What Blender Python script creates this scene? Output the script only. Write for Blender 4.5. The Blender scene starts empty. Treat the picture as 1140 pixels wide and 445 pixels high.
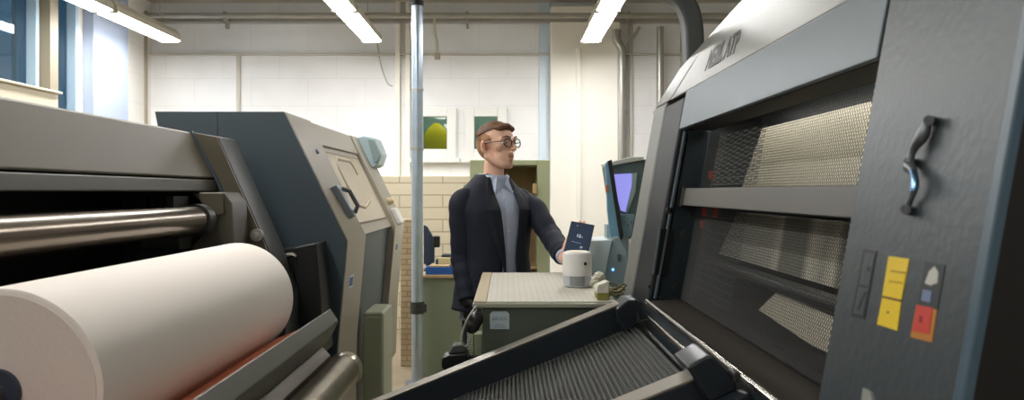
import bpy, bmesh, math, random
from mathutils import Vector, Matrix
random.seed(4)
SC = bpy.context.scene
COL = SC.collection
H = 1.47                      # camera height, metres
FPX, VX, VY = 900.0, 565.0, 213.0

def X(px, D): return (px - VX) * D / FPX
def Z(py, D): return H - (py - VY) * D / FPX
def PP(pts, D): return [(X(a, D), Z(b, D)) for a, b in pts]

# ------------------------------------------------------------------ materials
def lin(c):
    c /= 255.0
    return c / 12.92 if c <= 0.04045 else ((c + 0.055) / 1.055) ** 2.4
MATS = {}
def mat(name, rgb, rough=0.5, metal=0.0, bump=0.0, bscale=200, var=0.0, vscale=6, emit=0.0, coat=0.0, stretch=None):
    if name in MATS: return MATS[name]
    m = bpy.data.materials.new(name); m.use_nodes = True
    nt = m.node_tree; b = nt.nodes['Principled BSDF']
    col = tuple(lin(c) for c in rgb) + (1,)
    b.inputs['Base Color'].default_value = col
    b.inputs['Roughness'].default_value = rough
    b.inputs['Metallic'].default_value = metal
    if coat: b.inputs['Coat Weight'].default_value = coat
    if emit:
        b.inputs['Emission Color'].default_value = col
        b.inputs['Emission Strength'].default_value = emit
    tc = nt.nodes.new('ShaderNodeTexCoord'); mp = nt.nodes.new('ShaderNodeMapping')
    nt.links.new(tc.outputs['Object'], mp.inputs['Vector'])
    if stretch: mp.inputs['Scale'].default_value = stretch
    if var:
        n = nt.nodes.new('ShaderNodeTexNoise'); n.inputs['Scale'].default_value = vscale; n.inputs['Detail'].default_value = 5
        nt.links.new(mp.outputs[0], n.inputs['Vector'])
        mx = nt.nodes.new('ShaderNodeMix'); mx.data_type = 'RGBA'
        mx.inputs['A'].default_value = tuple(c * (1 - var) for c in col[:3]) + (1,)
        mx.inputs['B'].default_value = tuple(min(1, c * (1 + var)) for c in col[:3]) + (1,)
        nt.links.new(n.outputs['Fac'], mx.inputs['Factor'])
        nt.links.new(mx.outputs['Result'], b.inputs['Base Color'])
    if bump:
        n2 = nt.nodes.new('ShaderNodeTexNoise'); n2.inputs['Scale'].default_value = bscale; n2.inputs['Detail'].default_value = 2
        nt.links.new(mp.outputs[0], n2.inputs['Vector'])
        bp = nt.nodes.new('ShaderNodeBump'); bp.inputs['Strength'].default_value = bump; bp.inputs['Distance'].default_value = 0.002
        nt.links.new(n2.outputs['Fac'], bp.inputs['Height']); nt.links.new(bp.outputs[0], b.inputs['Normal'])
    MATS[name] = m
    return m

def brick_mat(name, c1, c2, mortar, sx, sy, plane='XZ', msize=0.012, bump=0.4):
    m = bpy.data.materials.new(name); m.use_nodes = True
    nt = m.node_tree; b = nt.nodes['Principled BSDF']; b.inputs['Roughness'].default_value = 0.75
    tc = nt.nodes.new('ShaderNodeTexCoord'); sp = nt.nodes.new('ShaderNodeSeparateXYZ'); cb = nt.nodes.new('ShaderNodeCombineXYZ')
    nt.links.new(tc.outputs['Object'], sp.inputs[0])
    nt.links.new(sp.outputs[{'X': 0, 'Y': 1}[plane[0]]], cb.inputs[0]); nt.links.new(sp.outputs[{'Z': 2, 'Y': 1}[plane[1]]], cb.inputs[1])
    br = nt.nodes.new('ShaderNodeTexBrick'); nt.links.new(cb.outputs[0], br.inputs['Vector'])
    br.inputs['Scale'].default_value = 1.0; br.inputs['Brick Width'].default_value = sx; br.inputs['Row Height'].default_value = sy
    br.inputs['Mortar Size'].default_value = msize; br.inputs['Mortar Smooth'].default_value = 0.4
    for k, c in (('Color1', c1), ('Color2', c2), ('Mortar', mortar)): br.inputs[k].default_value = tuple(lin(v) for v in c) + (1,)
    nz = nt.nodes.new('ShaderNodeTexNoise'); nz.inputs['Scale'].default_value = 3; nz.inputs['Detail'].default_value = 6
    nt.links.new(tc.outputs['Object'], nz.inputs['Vector'])
    rm = nt.nodes.new('ShaderNodeMapRange'); rm.inputs['To Min'].default_value = 0.88; rm.inputs['To Max'].default_value = 1.05
    nt.links.new(nz.outputs['Fac'], rm.inputs['Value'])
    ml = nt.nodes.new('ShaderNodeMix'); ml.data_type = 'RGBA'; ml.blend_type = 'MULTIPLY'; ml.inputs['Factor'].default_value = 1
    nt.links.new(br.outputs['Color'], ml.inputs['A']); nt.links.new(rm.outputs[0], ml.inputs['B'])
    nt.links.new(ml.outputs['Result'], b.inputs['Base Color'])
    bp = nt.nodes.new('ShaderNodeBump'); bp.inputs['Strength'].default_value = bump; bp.inputs['Distance'].default_value = 0.004; bp.invert = True
    nt.links.new(br.outputs['Fac'], bp.inputs['Height']); nt.links.new(bp.outputs[0], b.inputs['Normal'])
    MATS[name] = m
    return m

def glass_mat(name, tint, glossy=0.12):
    m = bpy.data.materials.new(name); m.use_nodes = True
    nt = m.node_tree; nt.nodes.remove(nt.nodes['Principled BSDF'])
    o = nt.nodes['Material Output']
    t = nt.nodes.new('ShaderNodeBsdfTransparent'); t.inputs[0].default_value = tuple(lin(v) for v in tint) + (1,)
    g = nt.nodes.new('ShaderNodeBsdfGlossy'); g.inputs['Roughness'].default_value = 0.03
    mx = nt.nodes.new('ShaderNodeMixShader'); mx.inputs[0].default_value = glossy
    nt.links.new(t.outputs[0], mx.inputs[1]); nt.links.new(g.outputs[0], mx.inputs[2]); nt.links.new(mx.outputs[0], o.inputs[0])
    MATS[name] = m
    return m

wall_white = brick_mat('painted_block_wall', (240, 240, 238), (239, 239, 237), (232, 232, 230), 0.62, 0.30, 'XZ', 0.006, 0.12)
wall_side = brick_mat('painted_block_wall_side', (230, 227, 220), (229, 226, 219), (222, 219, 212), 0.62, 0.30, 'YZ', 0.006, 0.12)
dado_brick = brick_mat('cream_painted_brick', (198, 188, 162), (192, 182, 156), (160, 148, 122), 0.46, 0.13, 'XZ', 0.008, 0.5)
pillar_brick = brick_mat('bare_pillar_brick', (176, 156, 124), (160, 138, 108), (142, 124, 98), 0.12, 0.045, 'XZ', 0.006, 0.8)
floor_m = mat('worn_tan_floor', (142, 128, 106), 0.55, var=0.25, vscale=7, bump=0.3, bscale=60)
ceil_m = mat('ceiling_paint', (205, 200, 188), 0.8, var=0.05)
beam_m = mat('grey_beam_paint', (196, 192, 180), 0.6)
pil_m = mat('pilaster_cream', (240, 236, 224), 0.6, var=0.03, vscale=3)
pil_blue = mat('pilaster_daylight_tint', (164, 176, 196), 0.6, var=0.05, vscale=3)  # bluish daylight on the pilaster is put into its colour
frame_white = mat('white_window_frame', (232, 232, 226), 0.4)
frame_blue = mat('pale_blue_window_frame', (176, 200, 216), 0.35)
frame_beige = mat('beige_post_paint', (150, 140, 120), 0.5)
glass_blue = glass_mat('window_glass', (172, 196, 208), 0.12)
glass_back = glass_mat('back_window_glass', (215, 225, 215), 0.04)
lampm = mat('lamp_diffuser', (253, 252, 248), 0.5, emit=24)
lamp_bright = mat('lamp_diffuser_boosted', (252, 251, 252), 0.5, emit=46)  # emission raised above the other lamps to brighten the back wall
lamp_house = mat('lamp_housing', (186, 180, 164), 0.45)
pipe_m = mat('galvanised_pipe', (168, 166, 158), 0.35, 0.55, var=0.15, vscale=8)
pole_m = mat('galvanised_pole', (168, 182, 196), 0.3, 0.75, var=0.2, vscale=9, bump=0.15, bscale=40)
black_m = mat('black_plastic', (20, 21, 23), 0.4)
black_dull = mat('dull_black', (14, 14, 15), 0.7)
olive_m = mat('olive_grey_enamel', (90, 83, 68), 0.45, bump=0.25, bscale=420, var=0.06, vscale=12)
olive_dark = mat('olive_grey_lip', (76, 73, 62), 0.45, bump=0.2, bscale=420)
slate_m = mat('slate_enamel', (66, 78, 86), 0.4, bump=0.15, bscale=400)
slate_dark = mat('slate_dark_enamel', (48, 50, 48), 0.45, bump=0.1, bscale=400)
beige_m = mat('warm_beige_enamel', (168, 160, 144), 0.4, bump=0.15, bscale=350, var=0.03)
peach_m = mat('cream_window_panel', (206, 188, 158), 0.25, var=0.05, vscale=4)
steel_m = mat('brushed_roller_steel', (112, 102, 90), 0.24, 0.95, var=0.12, vscale=20, stretch=(30, 1, 30))
drum_m = mat('worn_drum_steel', (190, 182, 168), 0.3, 0.9, var=0.25, vscale=14, bump=0.2, bscale=60)
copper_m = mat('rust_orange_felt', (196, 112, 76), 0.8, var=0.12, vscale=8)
rail_m = mat('grey_green_rail', (88, 88, 80), 0.4, var=0.08, vscale=10)
greenpale_m = mat('pale_green_enamel', (176, 180, 156), 0.4, var=0.06, vscale=5)
paper_m = mat('white_paper', (248, 240, 232), 0.7, bump=0.05, bscale=30)
core_m = mat('slate_blue_core', (58, 66, 82), 0.6)
cream_core = mat('paper_end_layers', (238, 228, 220), 0.8, bump=0.3, bscale=120)
press_sil = mat('silver_grey_enamel', (132, 134, 130), 0.42, 0.15, bump=0.25, bscale=260, var=0.05, vscale=20)
press_blue = mat('blue_grey_enamel', (96, 110, 118), 0.38, 0.1, bump=0.15, bscale=300)
press_dark = mat('deep_slate_enamel', (38, 50, 57), 0.4)
press_groove = mat('black_groove', (20, 26, 32), 0.5)
panel_m = mat('panel_slate_enamel', (66, 74, 78), 0.38, 0.15, bump=0.35, bscale=70, var=0.06, vscale=14)
bar_m = mat('warm_grey_bar', (78, 75, 70), 0.4)
ledge_m = mat('brown_black_ledge', (48, 42, 36), 0.55, bump=0.2, bscale=300)
wire_m = mat('dark_mesh_wire', (40, 40, 38), 0.45, 0.4)
grid_m = mat('grey_grid_wire', (150, 152, 148), 0.45, 0.4)
belt_m = mat('dark_ribbed_belt', (46, 47, 44), 0.65, bump=0.5, bscale=500, var=0.35, vscale=300)
conv_m = mat('near_black_blue_enamel', (30, 38, 46), 0.38)
capm = mat('brushed_rail_cap', (164, 158, 148), 0.35, 0.6, bump=0.1, bscale=200)
chrome = mat('chrome', (215, 210, 200), 0.15, 1.0)
chrome_dark = mat('dark_latch_metal', (120, 124, 130), 0.36, 0.7, var=0.3, vscale=40)
console_m = mat('console_green_enamel', (86, 94, 82), 0.42, bump=0.1, bscale=300)
console_pale = mat('console_pale_green', (150, 158, 132), 0.42)
white_pl = mat('white_plastic', (232, 230, 226), 0.35)
grey_pl = mat('grey_plastic', (140, 150, 160), 0.3, 0.4)
label_m = mat('pale_blue_label', (188, 206, 212), 0.5)
ink_m = mat('grey_ink', (92, 104, 106), 0.6)
black_ink = mat('black_ink', (30, 34, 34), 0.5)
white_ink = mat('white_ink', (220, 228, 235), 0.5)
yellow_m = mat('safety_yellow', (240, 206, 20), 0.45)
red_m = mat('label_red', (206, 58, 44), 0.45)
amber_m = mat('label_amber', (190, 124, 40), 0.5)
tealblue_m = mat('pale_blue_enamel', (180, 202, 208), 0.35)
skyblue_m = mat('sky_blue_trim', (124, 172, 198), 0.35)
cabgreen_m = mat('sage_green_enamel', (180, 186, 148), 0.45)
brown_m = mat('tan_board', (176, 148, 108), 0.6, var=0.12, vscale=10)
bench_m = mat('bench_olive_green', (120, 128, 110), 0.5, var=0.05)
blue_m = mat('tray_blue', (34, 86, 160), 0.4)
teal_m = mat('navy_monitor', (36, 48, 66), 0.4)
screen_purple = mat('violet_screen', (150, 150, 235), 0.3, emit=0.75)
tablet_m = mat('tablet_glass', (44, 54, 70), 0.2)
skin_m = mat('skin', (240, 192, 166), 0.5, var=0.05, vscale=30)
lip_m = mat('lips', (204, 138, 124), 0.5)
hair_m = mat('auburn_hair', (104, 68, 42), 0.6, var=0.35, vscale=120, bump=0.6, bscale=300, stretch=(1, 0.15, 1))
hair_short = mat('short_side_hair', (166, 122, 88), 0.7, var=0.2, vscale=160, bump=0.4, bscale=500)
navy_m = mat('navy_wool', (27, 33, 49), 0.8, bump=0.3, bscale=500, var=0.08, vscale=20)
navy_lapel = mat('navy_lapel', (21, 26, 40), 0.7)
shirt_m = mat('light_blue_shirt', (196, 208, 232), 0.7, bump=0.1, bscale=300, var=0.05, vscale=25)
trouser_m = mat('dark_trousers', (30, 32, 40), 0.8)
eye_white = mat('eye_white', (232, 226, 220), 0.3)
eye_dark = mat('eye_iris', (70, 84, 84), 0.2)
leather_m = mat('black_leather', (22, 21, 22), 0.4)
sheet_m = None

# ------------------------------------------------------------------ geometry helpers
ORG = {}
def empty(name, loc, label, cat, group=None):
    o = bpy.data.objects.new(name, None); COL.objects.link(o); o.location = loc
    o.empty_display_size = 0.1
    ORG[o.name] = Vector(loc)
    o['label'] = label; o['category'] = cat
    if group: o['group'] = group
    return o
def tag(o, label, cat, group=None, kind=None):
    o['label'] = label; o['category'] = cat
    if group: o['group'] = group
    if kind: o['kind'] = kind
    return o
def finish(name, bm, material, parent=None, bevel=0.0, smooth=False, seg=2, mats=None):
    org = ORG[parent.name] if parent else Vector((0, 0, 0))
    bmesh.ops.recalc_face_normals(bm, faces=bm.faces)
    if org.length > 0: bmesh.ops.translate(bm, verts=bm.verts, vec=-org)
    me = bpy.data.meshes.new(name); 
    if smooth:
        for f in bm.faces: f.smooth = True
    bm.to_mesh(me); bm.free()
    for mm in (mats or [material]): me.materials.append(mm)
    o = bpy.data.objects.new(name, me); COL.objects.link(o)
    if parent: o.parent = parent
    ORG[o.name] = org
    if bevel:
        md = o.modifiers.new('bevel', 'BEVEL'); md.width = bevel; md.segments = seg; md.limit_method = 'ANGLE'; md.angle_limit = math.radians(35)
        md.harden_normals = True
        for p in me.polygons: p.use_smooth = True
    elif smooth:
        md = o.modifiers.new('edges', 'EDGE_SPLIT'); md.split_angle = math.radians(40)
    return o
def top_mesh(name, bm, material, label, cat, group=None, bevel=0.0, smooth=False, kind=None, **k):
    c = Vector((0, 0, 0)); n = 0
    zs = min(v.co.z for v in bm.verts)
    for v in bm.verts: c += v.co; n += 1
    c /= n; c.z = zs
    bmesh.ops.translate(bm, verts=bm.verts, vec=-c)
    o = finish(name, bm, material, None, bevel, smooth, **k); o.location = c; ORG[o.name] = c
    return tag(o, label, cat, group, kind)
def struct(name, bm, material, label=None, bevel=0.0):
    o = finish(name, bm, material, None, bevel); o['kind'] = 'structure'
    if label: o['label'] = label
    return o
def B(): return bmesh.new()
def box(bm, x0, x1, y0, y1, z0, z1, rot=None, mi=0):
    vs = [bm.verts.new((x, y, z)) for x in (x0, x1) for y in (y0, y1) for z in (z0, z1)]
    fs = [(0, 1, 3, 2), (4, 6, 7, 5), (0, 4, 5, 1), (2, 3, 7, 6), (0, 2, 6, 4), (1, 5, 7, 3)]
    for f in fs:
        ff = bm.faces.new([vs[i] for i in f]); ff.material_index = mi
    if rot is not None:
        c = Vector(((x0 + x1) / 2, (y0 + y1) / 2, (z0 + z1) / 2))
        bmesh.ops.rotate(bm, verts=vs, cent=c, matrix=rot)
    return vs
def prism(bm, poly, y0, y1, mi=0):
    a = [bm.verts.new((x, y0, z)) for x, z in poly]; b = [bm.verts.new((x, y1, z)) for x, z in poly]
    n = len(poly)
    for f in ([a], [b[::-1]]): bm.faces.new(f[0]).material_index = mi
    for i in range(n): bm.faces.new((a[i], b[i], b[(i + 1) % n], a[(i + 1) % n])).material_index = mi
    return a + b
def hexa(bm, pts):  # 8 points: bottom ring 4, top ring 4
    v = [bm.verts.new(p) for p in pts]
    for f in ((0, 3, 2, 1), (4, 5, 6, 7), (0, 1, 5, 4), (1, 2, 6, 5), (2, 3, 7, 6), (3, 0, 4, 7)): bm.faces.new([v[i] for i in f])
def slab(bm, quad, thick):   # quad of 3-D points extruded along its normal
    q = [Vector(p) for p in quad]; n = (q[1] - q[0]).cross(q[-1] - q[0]).normalized() * thick
    a = [bm.verts.new(p) for p in q]; b = [bm.verts.new(p + n) for p in q]
    k = len(q)
    bm.faces.new(a); bm.faces.new(b[::-1])
    for i in range(k): bm.faces.new((a[i], b[i], b[(i + 1) % k], a[(i + 1) % k]))
def ringpts(c, d, r, n, up=None):
    d = Vector(d).normalized(); up = Vector((0, 0, 1)) if abs(d.z) < 0.95 else Vector((0, 1, 0))
    u = d.cross(up).normalized(); w = u.cross(d)
    return [Vector(c) + (u * math.cos(2 * math.pi * i / n) + w * math.sin(2 * math.pi * i / n)) * r for i in range(n)]
def tube(bm, pts, radii, n=12, caps=True):
    pts = [Vector(p) for p in pts]
    if not isinstance(radii, (list, tuple)): radii = [radii] * len(pts)
    rings = []
    u = None
    for i, p in enumerate(pts):
        d = (pts[min(i + 1, len(pts) - 1)] - pts[max(i - 1, 0)]).normalized()
        if u is None:
            up = Vector((0, 0, 1)) if abs(d.z) < 0.95 else Vector((0, 1, 0)); u = d.cross(up).normalized()
        else: u = (u - d * u.dot(d)).normalized()
        w = u.cross(d)
        rings.append([bm.verts.new(p + (u * math.cos(2 * math.pi * k / n) + w * math.sin(2 * math.pi * k / n)) * radii[i]) for k in range(n)])
    for a, b in zip(rings, rings[1:]):
        for k in range(n): bm.faces.new((a[k], a[(k + 1) % n], b[(k + 1) % n], b[k]))
    if caps: bm.faces.new(rings[0][::-1]); bm.faces.new(rings[-1])
    return rings
def cyl(bm, p0, p1, r, n=24, r1=None): return tube(bm, [p0, p1], [r, r if r1 is None else r1], n)
def ball(bm, c, r, sc=(1, 1, 1), rot=None, sub=3):
    res = bmesh.ops.create_icosphere(bm, subdivisions=sub, radius=r)
    M = Matrix.Translation(Vector(c)) @ (rot.to_4x4() if rot else Matrix()) @ Matrix.Diagonal((*sc, 1))
    bmesh.ops.transform(bm, matrix=M, verts=res['verts']); return res['verts']
def smoothpath(pts, n=8):
    pts = [Vector(p) for p in pts]; out = []
    P = [pts[0]] + pts + [pts[-1]]
    for i in range(1, len(P) - 2):
        for k in range(n):
            t = k / n; a, b, c, d = P[i - 1], P[i], P[i + 1], P[i + 2]
            out.append(0.5 * ((2 * b) + (c - a) * t + (2 * a - 5 * b + 4 * c - d) * t * t + (3 * b - 3 * c + d - a) * t ** 3))
    out.append(pts[-1]); return out
def grow(name, bm, material, parent, voxel, sm=6, M=None):
    """union of overlapping shapes -> one continuous smooth surface"""
    me = bpy.data.meshes.new('tmp'); bm.to_mesh(me); bm.free()
    t = bpy.data.objects.new('tmp', me); COL.objects.link(t)
    r = t.modifiers.new('r', 'REMESH'); r.mode = 'VOXEL'; r.voxel_size = voxel
    if sm:
        s = t.modifiers.new('s', 'SMOOTH'); s.iterations = sm; s.factor = 0.5
    dg = bpy.context.evaluated_depsgraph_get(); dg.update()
    m2 = bpy.data.meshes.new_from_object(t.evaluated_get(dg))
    bpy.data.objects.remove(t)
    b2 = bmesh.new(); b2.from_mesh(m2)
    if M is not None: bmesh.ops.transform(b2, matrix=M, verts=b2.verts)
    o = finish(name, b2, material, parent, smooth=False)
    for p in o.data.polygons: p.use_smooth = True
    return o
def text_mesh(name, body, size, material, parent, M, thick=0.0006, shear=0.0):
    c = bpy.data.curves.new('t', 'FONT'); c.body = body; c.offset = .004 if size > .1 else 0; c.size = size; c.extrude = thick; c.shear = shear; c.align_x = 'CENTER'; c.align_y = 'CENTER'
    t = bpy.data.objects.new('t', c); COL.objects.link(t)
    dg = bpy.context.evaluated_depsgraph_get(); dg.update()
    m2 = bpy.data.meshes.new_from_object(t.evaluated_get(dg)); bpy.data.objects.remove(t)
    b = bmesh.new(); b.from_mesh(m2); bmesh.ops.transform(b, matrix=M, verts=b.verts)
    return finish(name, b, material, parent)
def frameM(o, u, v):   # matrix with local x->u, y->v
    u = Vector(u).normalized(); v = Vector(v); v = (v - u * v.dot(u)).normalized(); w = u.cross(v)
    return Matrix(((u.x, v.x, w.x, o[0]), (u.y, v.y, w.y, o[1]), (u.z, v.z, w.z, o[2]), (0, 0, 0, 1)))

# ================================================================== THE ROOM
WY = 8.8; LX = -3.88; RX = 4.4; CZ = 3.9; FY = -4.0
b = B(); box(b, LX - .3, RX + .3, FY - .3, WY + .3, -.2, 0); struct('floor', b, floor_m)
b = B(); box(b, LX - .3, RX + .3, FY - .3, WY + .3, CZ, CZ + .2); struct('ceiling', b, ceil_m)
b = B(); box(b, RX, RX + .2, FY, WY, 0, CZ); struct('wall_right', b, wall_side)
b = B(); box(b, LX - .2, RX + .2, FY - .2, FY, 0, CZ); struct('wall_front', b, wall_white)
# back wall with two small window openings
wins = []
for (x0, x1) in ((477, 501), (527, 557)):
    wins.append((X(x0, WY), X(x1, WY)))
wins[0] = (X(468, WY), X(501, WY)); wins[1] = (X(525, WY), X(557, WY))
wz0, wz1 = Z(169, WY), Z(127, WY)
b = B(); t = .22
xs = [LX - .2, wins[0][0], wins[0][1], wins[1][0], wins[1][1], RX + .2]
for i in (0, 2, 4): box(b, xs[i], xs[i + 1], WY, WY + t, 0, CZ)
for i in (1, 3):
    box(b, xs[i], xs[i + 1], WY, WY + t, 0, wz0); box(b, xs[i], xs[i + 1], WY, WY + t, wz1, CZ)
struct('wall_back', b, wall_white)
# left wall with tall window openings
lw = []   # (y0,y1) from pixel columns
def LY(px): return LX * FPX / (px - VX)
spans = [(4.2, 6.35), (LY(48), LY(84))]
spans[0] = (4.2, LY(40))
lz0, lz1 = 2.05, 3.75
b = B(); ys = [FY, spans[0][0], spans[0][1], spans[1][0], spans[1][1], WY]
for i in (0, 2, 4): box(b, LX - .2, LX, ys[i], ys[i + 1], 0, CZ)
for i in (1, 3):
    box(b, LX - .2, LX, ys[i], ys[i + 1], 0, lz0); box(b, LX - .2, LX, ys[i], ys[i + 1], lz1, CZ)
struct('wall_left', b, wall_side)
for k, (y0, y1) in enumerate(spans):
    b = B(); f = .05
    x0, x1 = LX - .12, LX + .03
    box(b, x0, x1, y0, y0 + f, lz0, lz1); box(b, x0, x1, y1 - f, y1, lz0, lz1); box(b, x0, x1, y0 + f, y1 - f, lz0, lz0 + f); box(b, x0, x1, y0 + f, y1 - f, lz1 - f, lz1)
    w = struct('window_%d' % (k + 1), b, frame_blue, bevel=.006)
    w['label'] = ['near left wall window with blue dusk glass above a ledge', 'far left wall window with blue dusk glass'][k]
    b = B(); box(b, LX - .06, LX - .05, y0 + f, y1 - f, lz0 + f, lz1 - f); finish('pane', b, glass_blue, w)
b = B(); box(b, LX, LX + .10, LY(44) - .02, LY(44) + .10, 2.0, CZ); struct('trim_1', b, frame_beige)
for k, (x0, x1) in enumerate(wins):
    b = B(); f = .07; o_ = .03
    box(b, x0 - f, x0 + o_, WY - .05, WY + .06, wz0 - f, wz1 + f); box(b, x1 - o_, x1 + f, WY - .05, WY + .06, wz0 - f, wz1 + f)
    box(b, x0 + o_, x1 - o_, WY - .05, WY + .06, wz1 - o_, wz1 + f); box(b, x0 + o_, x1 - o_, WY - .05, WY + .06, wz0 - f, wz0 + o_)
    w = struct('window_%d' % (k + 3), b, frame_white, bevel=.008)
    w['label'] = ['small white framed window left of the man, yellow shape behind', 'small white framed window behind the man'][k]
    b = B(); box(b, x0 + o_, x1 - o_, WY + .02, WY + .028, wz0 + o_, wz1 - o_); finish('pane', b, glass_back, w)
    b = B(); box(b, x0 - f - .04, x1 + f + .04, WY - .09, WY, wz0 - f - .05, wz0 - f); finish('sill', b, frame_white, w, bevel=.006)
# dim neighbouring room seen through the small windows
b = B(); box(b, -1.6, .6, WY + 1.1, WY + 1.15, .8, 2.8); struct('wall_beyond', b, mat('dim_green_wall', (130, 150, 140), .9, var=.3, vscale=5))
b = B()
yl = WY + .65
ycx = X(486, yl)
tube(b, [(ycx, yl, Z(168, yl)), (ycx, yl, Z(160, yl)), (ycx, yl, Z(150, yl)), (ycx, yl, Z(142, yl)), (ycx, yl, Z(137, yl))], [.11, .15, .15, .09, .03], 20)
for v in b.verts: v.co.y = yl + (v.co.y - yl) * .4
top_mesh('hanging_raincoat', b, mat('mustard_cloth', (236, 206, 20), .7, var=.2, vscale=8), 'yellow rounded raincoat seen through the small window left of the man', 'coat', smooth=True)
# beams, pilasters, dado
b = B(); box(b, LX, RX, WY - .06, WY, Z(60, WY) - .02, Z(60, WY)); struct('trim_2', b, beam_m, bevel=.004)
b = B(); box(b, X(612, WY), X(688, WY), WY - .16, WY, 0, 3.45); struct('trim_3', b, pil_m, bevel=.01)
b = B(); box(b, X(640, WY) , X(645, WY), WY - .185, WY - .16, 0, 3.0); struct('trim_4', b, pil_m, bevel=.006)
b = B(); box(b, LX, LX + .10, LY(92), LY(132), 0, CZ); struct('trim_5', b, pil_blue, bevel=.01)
b = B(); box(b, X(376, 8.6), X(545, 8.6), 8.6, WY, 0, Z(196, 8.6)); struct('trim_6', b, dado_brick, bevel=.01)
b = B(); box(b, X(264, WY), X(268, WY), WY - .03, WY, 1.0, Z(62, WY)); struct('trim_7', b, beam_m, bevel=.004)
b = B(); box(b, X(441, WY), X(446, WY), WY - .07, WY, 0, CZ); struct('trim_8', b, pil_m, bevel=.005)
b = B(); box(b, X(452, WY), X(457, WY), WY - .05, WY, 0, CZ); struct('trim_9', b, pil_m, bevel=.005)
b = B(); box(b, X(600, WY), X(612, WY), WY - .03, WY, 0, CZ); struct('trim_10', b, mat('pale_blue_paint', (206, 220, 230), .6), bevel=.005)
b = B(); box(b, LX, RX, WY - .25, WY, 3.52, CZ); struct('trim_11', b, beam_m, bevel=.01)
b = B(); box(b, X(700, WY), X(704, WY), WY - .04, WY, 0, 3.3); box(b, X(757, WY), X(762, WY), WY - .04, WY, 0, 3.3); struct('trim_12', b, beam_m, bevel=.005)
# ledge of the near left window
b = B(); y1 = 6.62; box(b, LX + .035, LX + .20, 4.6, y1, Z(122, y1), Z(105, y1)); box(b, LX + .035, LX + .23, 4.6, y1 + .02, Z(105, y1) , Z(102, y1))
s = struct('trim_13', b, mat('ledge_cream', (206, 198, 176), .5), bevel=.008)

# ------------------------------------------------------------------ lamps
def lamp(x, y0, label):
    z = 2.95; L = 1.30; w = .20
    r = empty('ceiling_lamp', (x, y0 + L / 2, z), label, 'lamp', 'long fluorescent lamps hung in rows')
    b = B(); prism(b, [(x - w / 2, z + .012), (x + w / 2, z + .012), (x + w / 2, z + .06), (x + w / 4, z + .12), (x - w / 4, z + .12), (x - w / 2, z + .06)], y0, y0 + L); finish('housing', b, lamp_house, r, bevel=.004)
    b = B(); prism(b, [(x - w / 2 + .012, z + .012), (x - w / 2 + .03, z - .008), (x + w / 2 - .03, z - .008), (x + w / 2 - .012, z + .012)], y0 + .012, y0 + L - .012); finish('diffuser', b, lamp_bright if y0 > 6 else lampm, r)
    for yy in (y0, y0 + L - .012):
        b = B(); box(b, x - w / 2, x + w / 2, yy, yy + .012, z - .004, z + .012); finish('end_cap', b, lamp_house, r)
    for yy in (y0 + .25, y0 + L - .25):
        b = B(); cyl(b, (x, yy, z + .12), (x, yy, CZ), .004, 6); finish('hanger', b, lamp_house, r)
rows = [(X(190, 8.0), 'left'), (X(414, 8.0), 'middle'), (X(658, 8.0), 'right')]
for x, nm in rows:
    for k in range(7):
        if k == 5 or (k == 3 and nm != 'middle') or (k == 4 and nm == 'right'): continue
        y0 = 6.70 - k * 1.36
        lab = 'long white fluorescent lamp in the %s row, %s' % (nm, ['nearest the back wall', 'second from the back wall', 'third from the back wall', 'fourth from the back wall', 'fifth from the back wall', '', 'farthest from the back wall'][k])
        lamp(x, y0, lab)

# ------------------------------------------------------------------ pipes and fittings on the back wall
b = B(); yy = WY - .33
cyl(b, (LX + .05, yy, Z(17.5, yy)), (RX - .05, yy, Z(17.5, yy)), .028, 14)
for px in (90, 250, 400, 520, 700, 900): box(b, X(px, yy) - .015, X(px, yy) + .015, yy - .02, WY - .25, Z(17.5, yy) - .04, Z(17.5, yy) + .04)
top_mesh('wall_conduit', b, pipe_m, 'upper grey horizontal conduit running along the top of the back wall', 'pipe', smooth=True)
b = B(); yy = WY - .12
box(b, LX + .05, RX - .05, yy - .05, yy + .05, Z(25.5, yy), Z(24.3, yy))
box(b, LX + .05, RX - .05, yy - .055, yy - .05, Z(25.5, yy), Z(21.5, yy))
for i in range(60):
    x = LX + .2 + i * .135
    box(b, x, x + .07, yy - .058, yy - .055, Z(24.5, yy), Z(23, yy))
for px in (90, 250, 400, 520, 650, 900): box(b, X(px, yy) - .012, X(px, yy) + .012, yy + .05, WY - .002, Z(25.5, yy) - .04, Z(25.5, yy) + .04)
top_mesh('cable_tray', b, pipe_m, 'lower perforated metal cable tray running along the back wall', 'cable tray')
b = B(); yy = WY - .14
tube(b, smoothpath([(X(692, yy), yy, .05), (X(692, yy), yy, 2.0), (X(692, yy), yy, Z(70, yy)), (X(692, yy), yy, Z(56, yy)), (X(686, yy), yy, Z(44, yy)), (X(686, yy), yy, Z(33, yy))], 6), .05, 14)
for zz in (1.2, 2.3): box(b, X(692, yy) - .06, X(692, yy) + .06, yy + .02, WY - .002, zz, zz + .04)
top_mesh('drain_pipe', b, pipe_m, 'thick grey vertical pipe with a bent top on the right back wall', 'pipe', smooth=True)
b = B(); tube(b, [(X(698.5, yy), yy, Z(51, yy)), (X(712, yy), yy - .01, Z(30, yy))], .016, 8)
top_mesh('pipe_brace', b, pipe_m, 'thin slanted grey brace beside the bent top of the thick pipe', 'brace', smooth=True)
b = B(); cyl(b, (X(735, yy), yy, .05), (X(735, yy), yy, Z(30, yy)), .04, 14)
for zz in (1.2, 2.3): box(b, X(735, yy) - .05, X(735, yy) + .05, yy + .02, WY - .002, zz, zz + .04)
top_mesh('wall_pipe', b, pipe_m, 'straight light grey vertical pipe on the back wall by the press', 'pipe', smooth=True)
b = B(); cyl(b, (X(163, 8.7), 8.66, .05), (X(163, 8.7), 8.66, 3.4), .03, 12)
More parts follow.
